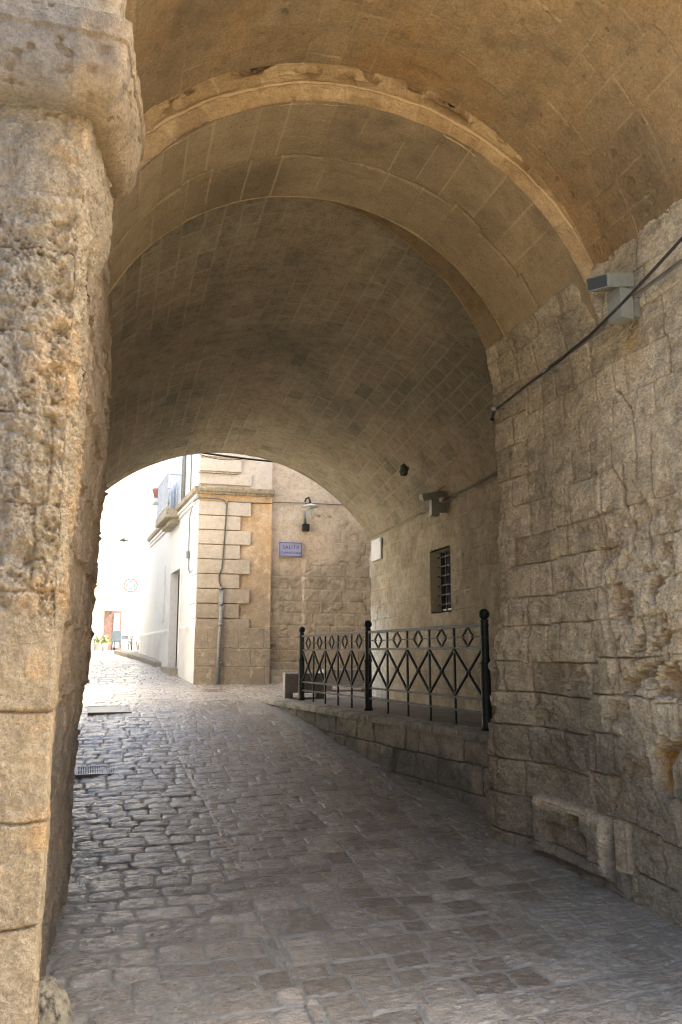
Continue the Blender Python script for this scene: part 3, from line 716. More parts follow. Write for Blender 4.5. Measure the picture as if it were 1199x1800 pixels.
# coping: rounded stones
tt = np.linspace(0, 1, 60); ys = np.linspace(6.35, 15.25, 900)
U, V = UV(ys, tt)
L1 = .085; rr = .02
sc = V*(L1+.34)
dx = np.where(sc < L1-rr, 0, np.where(sc < L1, (sc-(L1-rr))*.6, sc-L1+rr*.6)); dzz = np.where(sc < L1-rr, sc, np.where(sc < L1, L1-rr+(sc-(L1-rr))*.7, L1-rr*.3))
jt = np.cumsum(np.random.default_rng(5).uniform(.45, .8, 30))+5.8
ju = np.min(np.abs(U[..., None]-jt[None, None]), -1); ai = np.sin(np.searchsorted(jt, U)*12.9898)*43758.5453 % 1
P = np.stack([lowx(U)-.003+dx, U, np.maximum(-.825+dzz, gz(U)-.1)], -1)
n1 = fbm(U*8, sc*8, 0, 4, 186)
nn = np.stack([-np.where(sc < L1, 1.0, 0.15), 0*U, np.where(sc < L1-rr, .1, 1.0)], -1); nn /= np.linalg.norm(nn, axis=2, keepdims=True)
h = .014*n1+.012*(ai-.5)-.016*np.exp(-(ju/.008)**2)-.035*np.clip(fbm(U*4, 0*U, 0, 3, 187)+.1, 0, 1)*np.exp(-((sc-L1)/.035)**2)+.008*fbm(U*22, sc*22, 0, 3, 190)
child(grid('coping', P, h, mk(np.clip(ai*.7+.3*n1+.15, 0, 1), 1-sst(.003, .012, ju), sst(-.1, .5, n1+.2*fbm(U*1.5, sc*2, 0, 3, 188))*.8), M_coping, N=nn), lw)

# ============================================================ RAILING
P2, P1, P0 = Vector((3.64, 7.82, -.75)), Vector((3.34, 10.90, -.75)), Vector((3.02, 13.62, -.75))
rail = thing('railing', 'dark green iron railing with ball topped posts and diamond panels on the low wall', 'railing', loc=P1)
POST = [(.062, 0), (.062, .03), (.052, .05), (.050, .30), (.053, .32), (.050, .34), (.048, .64), (.055, .655), (.057, .67), (.048, .69), (.043, .72), (.041, 1.02), (.046, 1.035), (.046, 1.055), (.036, 1.065), (.044, 1.08), (.044, 1.09), (.024, 1.105)]
BALL = [(.001, 0)]+[(.056*math.sin(t), .056-.056*math.cos(t)) for t in np.linspace(.15, math.pi-.1, 12)]+[(.001, .112)]
for p in (P0, P1, P2):
    bm = B(); lathe(bm, POST, p); po_ = child(obj('post', bm, M_iron), rail)
    bm = B(); lathe(bm, BALL, p+Vector((0, 0, 1.098))); q = obj('finial', bm, M_iron); q.parent = po_; q.matrix_parent_inverse = Matrix.Identity(4)
    q.matrix_parent_inverse = Matrix.Translation((0, 0, 0))
for (a_, b_) in ((P0, P1), (P1, P2)):
    dv = (b_-a_).normalized(); a2 = a_+dv*.055; b2 = b_-dv*.055; n = 5
    H = (1.045, .815, .30, .165)
    Z_ = lambda z: Vector((0, 0, z))
    nrm = dv.cross(Vector((0, 0, 1)))
    bm = B()
    for z, w in zip(H, (.034, .028, .026, .024)): bar(bm, a2+Z_(z), b2+Z_(z), w, .04 if z > 1 else .018)
    for e in (a2, b2): bar(bm, e+Z_(.12), e+Z_(1.03), .03, .02, nrm)
    fr = child(obj('panel', bm, M_iron), rail)
    for k in range(1, n):
        bm = B(); e = a2.lerp(b2, k/n); bar(bm, e+Z_(0), e+Z_(1.03), .024, .024, nrm)
        q = obj('upright', bm, M_iron); q.parent = fr
    bm = B()
    for k in range(n):
        e0 = a2.lerp(b2, k/n); e1 = a2.lerp(b2, (k+1)/n); m = (e0+e1)/2
        bar(bm, e0+Z_(.80), e1+Z_(.31), .030, .014, nrm); bar(bm, e1+Z_(.80)+nrm*.004, e0+Z_(.31)+nrm*.004, .030, .014, nrm)
        lathe(bm, [(.005, -.03), (.024, -.015), (.028, 0), (.024, .015), (.005, .03)], m+Z_(.555), 10)
    q = obj('cross_bars', bm, M_iron); q.parent = fr
    w = (b2-a2).length/n
    bm = B()
    for k in range(n):
        m = a2.lerp(b2, (k+.5)/n)+Z_(.93); hw, hh = w*.20, .10
        c4 = [m+dv*hw, m+Z_(hh), m-dv*hw, m-Z_(hh)]
        for i in range(4): bar(bm, c4[i], c4[(i+1) % 4], .022, .016, nrm)
        bar(bm, m+dv*hw, m+dv*(w/2), .014, .014); bar(bm, m-dv*hw, m-dv*(w/2), .014, .014)
        bar(bm, m+dv*(hw-.05), m+dv*hw, .012, .02); bar(bm, m-dv*(hw-.05), m-dv*hw, .012, .02)
    q = obj('diamonds', bm, M_iron); q.parent = fr

# ============================================================ STONE BENCHES
def bench(x0, x1, y0, y1, z, hgt, label, rz=0):
    t = thing('stone_bench', label, 'bench', 'grey stone benches on the raised pavement', loc=((x0+x1)/2, (y0+y1)/2, z), rz=rz)
    w, dd = (x1-x0)/2, (y1-y0)/2
    bm = B(); bx(bm, -w, w, -dd, dd, hgt*.24, hgt, bev=.012); s_ = obj('seat', bm, M_bench, t)
    for sx_ in (-1, 1):
        bm = B(); bx(bm, sx_*w*.80-.07, sx_*w*.80+.07, -dd*.8, dd*.8, 0, hgt*.24, bev=.006); obj('leg', bm, M_bench, t)
bench(2.85, 3.55, 13.95, 14.5, -.75, .43, 'grey stone block bench on two feet at the end post of the railing', -.12)
bench(4.05, 5.15, 16.2, 16.75, -.73, .43, 'grey stone block bench farther back against the peach wall behind the railing', 0)

# ============================================================ CORNER BUILDING
cb = thing('corner_building', 'corner house with peach plaster front, striped quoins and a white plastered side', 'house', loc=(1.77, 19, -.7))
def CB(o): return child(o, cb)
def MN(u, v, w): return None
YB = 19.0
U, V = UV(np.linspace(3.45, 12, 620), np.linspace(-.95, 8.6, 620))
n1 = fbm(U*1.3, V*1.3, 0, 5, 201); n2 = fbm(U*7, V*7, 0, 4, 202)
d, a, b, c = masonry(U, V, courses(-1, 10, .26, .30, 203), .35, .6, 204, .02, .01)
bare = sst(2.75, 1.9, V-.55*n1+.25*(U < 4.3)-.45*sst(4.5, 5.3, U))
j = (1-sst(.005, .018, d))*bare
patch = sst(.12, .0, np.hypot((U-4.62)/2.3, (V-3.27)*1.6)-.05+.15*n2)
chips = patch*sst(.0, .25, fbm(U*18, V*18, 0, 3, 205)+.05)
streak = np.exp(-((U-4.25-.02*n2)/.035)**2)*sst(2.6, 2.2, V)*sst(.3, .9, V)
h = .012*n2*(.4+bare)-.012*j-.015*chips-.02*bare*sst(.25, .6, fbm(U*4, V*6, 0, 4, 206))
dark = np.clip(bare*(.80+.35*n2)+.25*sst(.6, -.3, V)+chips*.9-.9*streak, 0, 1)
P = np.stack([U, YB+.03+0*U, V], -1)
CB(grid('wall', P, h, mk(.5+.3*n1, j*.25*(1-streak), dark), M_plaster, N=np.broadcast_to(np.array([0, -1., 0]), P.shape), flip=False))
# pilaster strip in orange plaster between quoins and wall
U, V = UV(np.linspace(1.77, 3.45, 260), np.linspace(.55, 8.6, 620))
n1 = fbm(U*1.6, V*1.6, 0, 5, 211); n2 = fbm(U*9, V*9, 0, 4, 212)
dark = np.clip(sst(1.9, .9, V-.5*n1)+.3*sst(.1, .5, n2)*sst(3.6, 2.0, V), 0, .9)
upz = sst(3.75, 3.85, V)
P = np.stack([U, YB-.045+0*U, V], -1)
CB(grid('pilaster', P, .006*n2, mk(.5+.3*n1, 0*U, np.clip(dark, 0, 1)), M_orange, N=np.broadcast_to(np.array([0, -1., 0]), P.shape), flip=False))
bm = B(); bx(bm, 1.80, 3.45, YB-.052, YB+.01, 3.85, 8.6); CB(obj('upper_pilaster', bm, M_quoin))
bm = B(); bx(bm, 3.40, 3.451, YB-.060, YB+.03, .6, 3.69); CB(obj('pilaster_edge', bm, M_orange))
# plinth
U, V = UV(np.linspace(1.73, 3.44, 300), np.linspace(-.95, .60, 260))
n1 = fbm(U*3, V*3, 0, 5, 214); n2 = fbm(U*10, V*10, 0, 4, 215)
d, a, b, c = masonry(U, V, [-1.5, -.28, .12, .7], .5, .95, 216, .02, .01)
P = np.stack([U, YB-.10+0*U, V], -1)
h = .012*n1+.006*n2-.01*np.exp(-(d/.01)**2)
h = np.where(V > .585, -.05, h)
CB(grid('plinth', P, h, mk(.5+.4*n1, 0*U, np.clip(.65+.5*n1, 0, .95)), M_quoin, N=np.broadcast_to(np.array([0, -1., 0]), P.shape), flip=False))
bm = B(); bx(bm, 3.44, 5.3, YB-.06, YB+.03, -.95, -.35, bev=.02); bx(bm, 3.52, 3.85, YB-.10, YB+.03, -.95, -.5, bev=.03); CB(obj('plinth', bm, M_lowwall))
# quoins, alternately long and short, both sides of the corner
dC = Vector((-.08, 1, 0)).normalized(); nC = Vector((-1, -.08, 0)).normalized()
MC = Matrix(((dC.x, nC.x, 0, 1.77), (dC.y, nC.y, 0, 19.0), (0, 0, 1, 0), (0, 0, 0, 1)))   # local x along the side facade, y outward
bm = B()
zt = 3.49; k = 0
rows = []
while zt > .75:
    rows.append((zt-.315, zt, k % 2 == 0)); zt -= .338; k += 1
rows += [(3.90, 4.15, True), (4.21, 4.50, False), (4.56, 4.85, True), (4.92, 5.2, False)]
bm2 = B()
for z0, z1, lng in rows:
    L_ = 1.18 if lng else .94
    bx(bm, 1.745, 1.77+L_, YB-.095, YB-.04, z0, z1, bev=.008)
    bx(bm2, .0, L_*.75, -.01, .03, z0, z1, MC, bev=.008)
CB(obj('quoins', bm, M_quoin)); CB(obj('quoins', bm2, M_white))
# side facade (white), with door opening
U, V = UV(np.sort(np.concatenate([np.linspace(0, 11.2, 500), [2.35, 3.95]])), np.sort(np.concatenate([np.linspace(-.95, 8.6, 300), [2.16, -.30]])))
hole = (U >= 2.35-1e-6) & (U < 3.95-1e-6) & (V > -.96) & (V < 2.16-1e-6)
P = np.stack([1.77+dC.x*U, 19+dC.y*U, V], -1)
n1 = fbm(U*1.3, V*1.3, 0, 4, 221)
pl = sst(.66, .64, V)
CB(grid('side_facade', P, .03*pl+.004*n1, mk(.5+.4*n1, 0*U, np.clip(pl*(.25+.5*n1)+.2*sst(.2, .6, n1), 0, 1)), M_white, N=np.broadcast_to(np.array([nC.x, nC.y, 0]), P.shape), flip=False, hole=hole))
bm = B()
bx(bm, 2.30, 2.35, -.45, .05, -.8, 2.22, MC); bx(bm, 3.95, 4.0, -.45, .05, -.8, 2.22, MC); bx(bm, 2.35, 3.95, -.45, .05, 2.16, 2.22, MC)
dr = CB(obj('door', bm, M_white))
bm = B(); bx(bm, 2.36, 3.94, -.20, -.16, -.35, 2.15, MC); q = obj('door_leaf', bm, M_dark); q.parent = dr
bm = B(); bx(bm, 2.30, 4.05, -.4, .22, -.75, -.33, MC, bev=.02); q = obj('doorstep', bm, M_coping); q.parent = dr
# cornice round the corner
def cornice(z0, mat):
    bm = B()
    prof = [(0, 0), (.05, .01), (.06, .05), (.12, .07), (.14, .13), (.14, .16), (0, .19)]
    path = [((3.50, YB-.05), (0, -1)), ((1.77, YB-.05), (-.74, -.67)), ((1.77+dC.x*9.2, 19+dC.y*9.2), (-1, 0))]
    rows = []
    for (px, py), (nx, ny) in path:
        k = 1.35 if abs(nx*ny) > .1 else 1
        rows.append([bm.verts.new((px+nx*o*k, py+ny*o*k, z0+z)) for o, z in prof])
    for i in range(2):
        for k in range(len(prof)-1): bm.faces.new((rows[i][k], rows[i][k+1], rows[i+1][k+1], rows[i+1][k]))
    for r_ in (rows[0], rows[-1]): bm.faces.new(r_)
    return CB(obj('cornice', bm, mat))
cornice(3.66, M_cornice)
bm = B(); bx(bm, 0, 9.2, -.01, .05, 3.52, 3.65, MC); bx(bm, 0, 9.2, -.01, .09, 3.60, 3.66, MC); CB(obj('frieze', bm, M_white))
bm = B(); bx(bm, 1.72, 2.62, YB-.13, YB-.04, 4.155, 4.185); CB(obj('string_course', bm, M_cornice))
# balcony on the side
bm = B(); bx(bm, 2.8, 4.9, 0, .40, 3.55, 3.78, MC, bev=.03); bx(bm, 3.0, 4.7, 0, .24, 3.42, 3.55, MC, bev=.03); bal = CB(obj('balcony', bm, M_cornice))
bm = B()
for z in (3.85, 4.72): bx(bm, 2.85, 4.85, .34, .37, z, z+.03, MC)
for k in range(14): bx(bm, 2.86+k*.151, 2.88+k*.151, .345, .365, 3.80, 4.72, MC)
bx(bm, 2.85, 2.87, .0, .37, 4.69, 4.72, MC); bx(bm, 4.83, 4.85, .0, .37, 4.69, 4.72, MC)
for k in range(4): bx(bm, 2.85, 2.87, .04+k*.08, .06+k*.08, 3.80, 4.72, MC)
q = obj('balcony_railing', bm, plain('balcony paint', (.42, .44, .46), .6)); q.parent = bal
bm = B(); bx(bm, 3.3, 4.80, .30, .335, 3.85, 4.68, MC); q = obj('balcony_screen', bm, M_pale); q.parent = bal
bm = B(); lathe(bm, [(.05, 0), (.10, 0), (.14, .20), (.155, .205), (.155, .24), (.13, .24)], tuple(MC @ Vector((4.75, .22, 3.785+.93)))); 
bm.free()
# second side house farther along, kerb, roof mass
bm = B()
bx(bm, 0, 11.2, -7, -.5, -.9, 8.6, MC); CB(obj('core', bm, M_white))
bm = B(); bx(bm, 1.9, 12, YB+.04, 29, 8.6, 8.8); CB(obj('roof', bm, M_shell))
# drain pipe + cable on the front
bm = B(); tube(bm, [(2.30, YB-.13, 1.50), (2.30, YB-.13, .62), (2.28, YB-.16, .5), (2.26, YB-.16, -.66)], .045, 10)
for z in (1.48, 1.12, .66, -.2): tube(bm, [(2.29, YB-.14, z-.03), (2.29, YB-.14, z+.03)], .056, 10)
CB(obj('drainpipe', bm, M_pipe))
bm = B()
tube(bm, [(2.30, YB-.13, 1.5), (2.25, YB-.12, 1.62), (2.24, YB-.11, 1.78), (2.30, YB-.11, 1.95), (2.33, YB-.11, 2.4), (2.36, YB-.11, 3.0), (2.38, YB-.11, 3.42), (2.32, YB-.11, 3.52), (2.2, YB-.12, 3.55), (1.74, YB-.12, 3.56), (1.66, 19.35, 3.55)], .018, 6)
tube(bm, [(2.38, YB-.11, 3.42), (2.40, YB-.11, 3.50), (2.9, YB-.06, 3.50), (3.44, YB-.06, 3.51), (3.5, YB-.0, 3.55), (4.2, YB-.0, 3.57), (5.1, YB-.0, 3.57), (6.5, YB-.0, 3.6)], .011, 5)
CB(obj('conduit', bm, M_cable2))
bm = B()
tube(bm, [MC @ Vector(p) for p in ((.8, .03, 3.5), (1.18, .03, 3.35), (1.20, .03, 3.1), (1.20, .03, 2.3), (1.14, .03, 2.24), (1.1, .03, 2.0), (.9, .03, 1.9), (.5, .03, 1.95))], .014, 6)
bx(bm, 1.14, 1.26, .02, .08, 2.30, 2.46, MC)
CB(obj('conduit', bm, M_pipe))
bm = B()
for x in (2.05, 2.28): tube(bm, [MC @ Vector((x, .06, 3.86)), MC @ Vector((x, .06, 8.3))], .035, 8)
CB(obj('downspout', bm, M_pipe))
bm = B(); tube(bm, [MC @ Vector((1.2, .03, 3.9)), MC @ Vector((1.2, .03, 8))], .018, 6); CB(obj('conduit', bm, M_pipe))
bm = B(); bx(bm, 5.3, 6.0, -.01, .03, .9, 2.5, MC); bx(bm, 5.36, 5.94, -.01, .035, .96, 2.44, MC); CB(obj('panel_frame', bm, M_white))

pot = thing('flower_pot', 'red terracotta flower pot at the end of the balcony rail', 'flower pot', loc=MC @ Vector((5.25, .30, 4.45)))
bm = B(); lathe(bm, [(.08, 0), (.11, .0), (.16, .24), (.18, .245), (.18, .30), (.15, .30)]); obj('pot', bm, M_terra, pot)
bm = B(); lathe(bm, [(.14, .27), (.14, .275)]); obj('soil', bm, M_leg, pot)
bm = B(); bx(bm, 4.95, 5.45, 0, .45, 4.30, 4.44, MC, bev=.02); q = obj('ledge', bm, M_white); q.parent = bal

# wall lamp
wl = thing('wall_lamp', 'old street lamp with a round enamel shade on the peach wall above the street plaque', 'wall lamp', loc=(4.30, YB, 3.2))
def WL(o): return child(o, wl)
cxl, cyl = 4.32, YB-.34
bm = B(); tube(bm, [(4.27, YB+.02, 3.62), (4.27, YB-.10, 3.66), (4.30, YB-.25, 3.66), (4.31, YB-.32, 3.58), (4.32, cyl, 3.47)], [.022, .022, .022, .026, .035], 8); WL(obj('bracket', bm, M_iron2))
bm = B(); lathe(bm, [(.05, .075), (.08, .06), (.19, .02), (.195, .0), (.185, .0), (.08, -.03), (.07, -.06)], (cxl, cyl, 3.42)); WL(obj('shade', bm, M_shade))
bm = B(); lathe(bm, [(.085, 0), (.09, -.05), (.075, -.18), (.05, -.22), (.02, -.23)], (cxl, cyl, 3.36)); WL(obj('glass', bm, M_glass))
bm = B(); tube(bm, [(4.24, YB-.05, 3.38), (4.24, YB-.06, 3.06)], .025, 8); tube(bm, [(4.27, YB-.05, 3.2), (4.28, YB-.05, 3.04)], .02, 6); WL(obj('arm', bm, M_grey))
bm = B(); bx(bm, 4.19, 4.35, YB-.14, YB+.02, 2.88, 3.05, bev=.012); WL(obj('control_box', bm, M_iron2))

# street plaque
def text(s_, size, loc, mat, parent, ext=.002, sx_=1.0):
    cu = bpy.data.curves.new('lettering', 'FONT'); cu.body = s_; cu.size = size; cu.align_x = 'CENTER'; cu.extrude = ext; cu.space_character = 1.15
    o = bpy.data.objects.new('tmp', cu); C.objects.link(o)
    dg = bpy.context.evaluated_depsgraph_get(); me = bpy.data.meshes.new_from_object(o.evaluated_get(dg)); bpy.data.objects.remove(o)
    q = link('lettering', me, mat, parent); q.location = loc; q.rotation_euler = (math.pi/2, 0, 0); q.scale = (sx_, 1, 1); return q
pq = thing('street_sign', 'pale blue enamel street name plaque reading SALITA under the wall lamp', 'street sign', loc=(3.915, YB, 2.435))
bm = B(); bx(bm, -.28, .28, -.035, .03, -.175, .175, bev=.006); obj('plate', bm, M_plaque, pq)
bm = B()
for (x0, x1, z0, z1) in ((-.265, .265, .150, .162), (-.265, .265, -.162, -.150), (-.265, -.253, -.15, .15), (.253, .265, -.15, .15)): bx(bm, x0, x1, -.041, -.034, z0, z1)
for sx_ in (-1, 1):
    for sz_ in (-1, 1): lathe(bm, [(.012, -.001), (.012, .004)], (sx_*.27, -.038, sz_*.165), 10)
obj('border', bm, M_ink, pq)
text('SALITA', .115, (.01, -.038, .015), M_ink, pq); text('CAPPUCCINI', .072, (0, -.038, -.105), M_ink, pq, sx_=1.05)

# ---------------- wall plate inside the passage
wp = thing('wall_plate', 'blank pale square plate with rounded corners high on the inner right wall', 'plaque', loc=(4.50, 14.12, 1.86))
bm = B(); bx(bm, -.015, .02, -.27, .27, -.19, .19, bev=.008); obj('plate', bm, M_marble, wp)
for y in (-.22, .22):
    for z in (-.14, .14):
        bm = B(); lathe(bm, [(.01, -.004), (.01, .004)], (-.017, y, z), 8); obj('screw', bm, M_pipe, wp)
# ---------------- vault lug
lg = thing('ceiling_lug', 'dark weathered stub of stone jutting from the inner vault above the barred window', 'stone stub', loc=(3.90, 11.0, 2.60))
bm = B(); bmesh.ops.create_icosphere(bm, subdivisions=3, radius=1)
for v in bm.verts:
    k = 1+.25*float(vn(v.co.x*3, v.co.y*3, v.co.z*3, 4)); v.co = Vector((v.co.x*.05*k+.03, v.co.y*.13*k, v.co.z*.09*k+.02))
obj('stub', bm, plain('dark brown stone', (.055, .047, .035), .9, 0, .4, 40, .004), lg)  # one even dark brown tone over the whole lump

# ---------------- floodlights
def flood(loc, rz, s_, label, tilt, back=.12):
    t = thing('floodlight', label, 'floodlight', 'grey box floodlights along the cables', loc=loc, rz=rz); t.scale = (s_, s_, s_)
    # local: -x points into the passage, wall behind at +x
    bm = B(); bx(bm, -.13, .0, -.075, .075, -.20, .06, bev=.006); bx(bm, .0, back, -.03, .03, -.14, .02); obj('ballast_box', bm, M_grey, t)
    hd = bpy.data.objects.new('head', None)
    M = Matrix.Translation((-.13, .02, .13)) @ Matrix.Rotation(tilt, 4, 'Y') @ Matrix.Rotation(R(12), 4, 'X')
    bm = B(); bx(bm, -.15, .13, -.12, .12, -.055, .055, M, bev=.006); q = obj('head', bm, M_grey, t)
    bm = B(); bx(bm, -.153, -.149, -.105, .105, -.045, .045, M); g = obj('glass', bm, M_pane); g.parent = q
    bm = B(); tube(bm, [(-.05, .0, .05), (-.05, .0, .13)], .014, 8); bx(bm, -.09, -.01, -.06, .06, .055, .07); obj('bracket', bm, M_grey, t)
flood((3.19, 4.50, 2.33), R(10), .82, 'grey box floodlight with its cable on the rough right wall near the viewer', R(-12))
flood((4.43, 10.95, 2.14), R(-8), .9, 'grey box floodlight at the vault springing above the barred window', R(-12))

# ---------------- cables
def cable(name, lines, mat, label, fix=None):
    bm = B()
    for pts, r in lines: tube(bm, pts, r, 6)
    t = thing(name, label, 'cable', loc=lines[0][0][0])
    o = child(obj('strand', bm, mat), t)
    if fix:
        for p in fix:
            bm = B(); lathe(bm, [(.016, -.02), (.026, -.01), (.026, .01), (.016, .02)], p, 8)
            tube(bm, [p, (p[0]+.10, p[1], p[2]+.01)], .008, 6)
            child(obj('clip', bm, M_pipe), t)
def sagline(a, b, n=14, sag=.0, jit=.0):
    a, b = Vector(a), Vector(b); o = []
    for i in range(n+1):
        t = i/n; p = a.lerp(b, t); p.z -= sag*4*t*(1-t); p += Vector((random.uniform(-jit, jit), 0, random.uniform(-jit, jit))); o.append(p)
    return o
ca = [(3.19, 3.0, 2.66), (3.13, 3.84, 2.42), (3.08, 4.075, 2.31), (3.02, 4.29, 2.20), (3.07, 4.77, 2.165), (3.13, 5.41, 2.16), (3.14, 6.0, 2.14), (3.15, 6.45, 2.12), (3.22, 6.66, 2.11), (3.6, 6.74, 2.12), (4.49, 7.2, 2.25), (4.49, 8.5, 2.20)]
cb_ = [(3.24, 3.0, 2.44), (3.24, 3.98, 2.36), (3.22, 4.45, 2.33), (3.20, 4.95, 2.23), (3.18, 5.52, 2.20), (3.165, 6.0, 2.155), (3.17, 6.45, 2.13), (3.24, 6.67, 2.12), (3.6, 6.76, 2.13), (4.49, 7.25, 2.235), (4.49, 8.6, 2.19)]
cable('cable_run', [(ca, .010), ([(x-.012, y, z-.012) for x, y, z in ca[3:7]], .006)], M_cable, 'taut black cable running past the near floodlight along the right wall', fix=[(3.14, 5.50, 2.165), (3.13, 6.4, 2.125)])
cable('cable_run', [(cb_, .008), ([(x, y, z+.016) for x, y, z in cb_[:5]], .006)], M_cable2, 'thin grey cable behind the black one along the right wall')
cable('cable_run', [(sagline((4.48, 7.6, 2.235), (4.48, 10.9, 2.17), 16, .0, .006), .009), (sagline((4.475, 7.6, 2.26), (4.475, 10.9, 2.185), 16, .0, .008), .007), (sagline((4.48, 10.9, 2.17), (4.48, 14.5, 2.11), 10, 0, .003), .005)], M_cable2, 'bundle of thin cables at the springing of the inner vault leading to the far floodlight')
cable('cable_run', [(sagline((.95, 14.75, 3.66), (2.75, 14.75, 3.53), 12, .02), .022), (sagline((.95, 14.76, 3.68), (2.75, 14.76, 3.55), 12, .035), .012), (sagline((1.3, 14.77, 3.60), (2.2, 14.77, 3.56), 12, .07), .006)], M_cable, 'thick black bundle of wires under the crown of the far arch opening')

# ---------------- guard stone at the foot of the pier
gs = thing('guard_stone', 'rough rounded boulder set at the foot of the left pier', 'guard stone', loc=(-.24, 4.05, gz(4.05)))
bm = B(); bmesh.ops.create_icosphere(bm, subdivisions=6, radius=1)
co = np.array([v.co[:] for v in bm.verts]); nn = fbm(co[:, 0]*1.5+3, co[:, 1]*1.5, co[:, 2]*1.5, 5, 251, .6)+.5*fbm(co[:, 0]*6, co[:, 1]*6, co[:, 2]*6, 3, 252)*.35
for v, k in zip(bm.verts, nn):
    c_ = v.co*(1+.18*k); v.co = Vector((c_.x*.135, c_.y*.22, c_.z*.20+.04))
for fc in bm.faces: fc.smooth = True
M_guard = plain('guard stone', (.21, .18, .12), .95, 0, .5, 22, .014, dirt=(.10, .085, .055))
obj('boulder', bm, M_guard, gs)

# ---------------- drain grate and inspection slab in the road
def onroad(name, x, y, w, l, label, cat):
    t = thing(name, label, cat, loc=(x, y, float(gz(y))-.010)); sl_ = math.atan((gz(y+.3)-gz(y-.3))/.6); t.rotation_euler = (sl_, 0, R(2)); return t
t = onroad('drain_grate', -.13, 10.0, .44, .36, 'slotted iron drain grate in the cobbles by the left wall', 'drain grate')
bm = B()
for (x0, x1, y0, y1) in ((-.235, -.21, -.19, .19), (.21, .235, -.19, .19), (-.21, .21, -.19, -.165), (-.21, .21, .165, .19)): bx(bm, x0, x1, y0, y1, -.03, .006)
obj('frame', bm, M_grate, t)
bm = B()
for k in range(17): x = -.20+k*.025; bx(bm, x-.0065, x+.0065, -.165, .165, -.02, .003)
bx(bm, -.21, .21, -.008, .008, -.02, .004); obj('bars', bm, M_grate, t)
bm = B(); bx(bm, -.21, .21, -.165, .165, -.03, -.018); obj('pit', bm, M_dark, t)
t = onroad('inspection_cover', -.03, 13.72, .6, .7, 'worn rectangular stone inspection cover in the road near the far arch', 'manhole cover')
bm = B(); bx(bm, -.30, .30, -.35, .35, -.05, .004, bev=.004); obj('slab', bm, M_slab, t)
bm = B()
for (x0, x1, y0, y1) in ((-.325, -.305, -.375, .375), (.305, .325, -.375, .375), (-.305, .305, -.375, -.355), (-.305, .305, .355, .375)): bx(bm, x0, x1, y0, y1, -.05, .010)
obj('frame', bm, M_grate, t)
t = onroad('inspection_cover', 2.05, 16.9, .5, .5, 'rusty square iron cover in the paving before the corner house', 'manhole cover')
bm = B(); bx(bm, -.25, .25, -.6, .6, -.03, .008, bev=.003); obj('lid', bm, plain('rusty iron', (.16, .10, .085), .6, .3, .3, 20), t)
bm = B()
for (x0, x1, y0, y1) in ((-.28, -.26, -.63, .63), (.26, .28, -.63, .63), (-.26, .26, -.63, -.61), (-.26, .26, .61, .63)): bx(bm, x0, x1, y0, y1, -.03, .012)
obj('frame', bm, M_grate, t)

# ============================================================ FAR STREET
def kerbpts(pts, w, hgt):
    bm = B()
    for (xa, ya), (xb, yb) in zip(pts[:-1], pts[1:]):
        za, zb = float(gz(ya)), float(gz(yb))
        v = [bm.verts.new(c) for c in ((xa, ya, za-.1), (xb, yb, zb-.1), (xb, yb, zb+hgt), (xa, ya, za+hgt), (xa+w, ya, za+hgt), (xb+w, yb, zb+hgt))]
        bm.faces.new((v[0], v[1], v[2], v[3])); bm.faces.new((v[3], v[2], v[5], v[4]))
    v = [bm.verts.new(c) for c in ((pts[0][0], pts[0][1], float(gz(pts[0][1]))-.1), (pts[0][0], pts[0][1], float(gz(pts[0][1]))+hgt), (pts[0][0]+w, pts[0][1], float(gz(pts[0][1]))+hgt), (pts[0][0]+w, pts[0][1], float(gz(pts[0][1]))-.1))]
    bm.faces.new(v)
    return obj('sidewalk', bm, M_coping)
k = kerbpts([(1.15, 24.3), (.85, 26), (.5, 29), (.2, 32), (.0, 34)], 4, .12)
tag(k, 'raised kerb and sidewalk curving along the far street', kind='structure')
# house beyond the corner house
hs = thing('row_house', 'pale blue white house adjoining the corner house farther up the street', 'house', loc=(1.0, 31, -.1))
bm = B(); bx(bm, 1.32, 8, 30.2, 38.5, -.4, 4.6); child(obj('wall', bm, M_white), hs)
bm = B(); bx(bm, 1.29, 1.32, 31.5, 32.5, .0, 2.3); dd_ = child(obj('door', bm, M_pale), hs)
bm = B(); bx(bm, 1.0, 1.32, 31.3, 32.7, -.35, .12, bev=.02); q = obj('doorstep', bm, M_coping); q.parent = dd_
bm = B(); bx(bm, 1.2, 8.1, 30.1, 38.6, 4.6, 4.75); child(obj('roof', bm, M_cream), hs)
bm = B(); bx(bm, 1.29, 1.32, 35, 36, 1.2, 2.6); child(obj('window', bm, M_pale), hs)

# square house closing the view, turned towards the sun
fh = thing('square_house', 'sunlit cream house closing the far end of the street behind the cafe tables', 'house', loc=(0, 47.5, .2), rz=R(14))
bm = B(); bx(bm, -9, 14, 0, 8, -.3, 11); obj('wall', bm, M_cream, fh)
bm = B(); bx(bm, -.62, .32, -.08, .0, 0, 2.15); dr = obj('door', bm, M_wood, fh)
bm = B(); bx(bm, -.10, .22, -.10, -.08, .9, 2.0); bx(bm, -.10, .22, -.10, -.08, .15, .8); q = obj('pane', bm, M_pale); q.parent = dr
bm = B(); bx(bm, -.72, -.62, -.05, .0, 0, 2.25); bx(bm, .32, .42, -.05, 0, 0, 2.25); bx(bm, -.72, .42, -.05, 0, 2.15, 2.25); q = obj('frame', bm, M_cream2); q.parent = dr
bm = B()
for k_ in range(8):
    an = k_*math.pi/14
    bx(bm, -1.9, .9, -.9*math.sin(an+.2)-.05, -.9*math.sin(an)-.0, 3.0+.5*math.cos(an+.2), 3.05+.5*math.cos(an))
obj('awning', bm, M_cream2, fh)
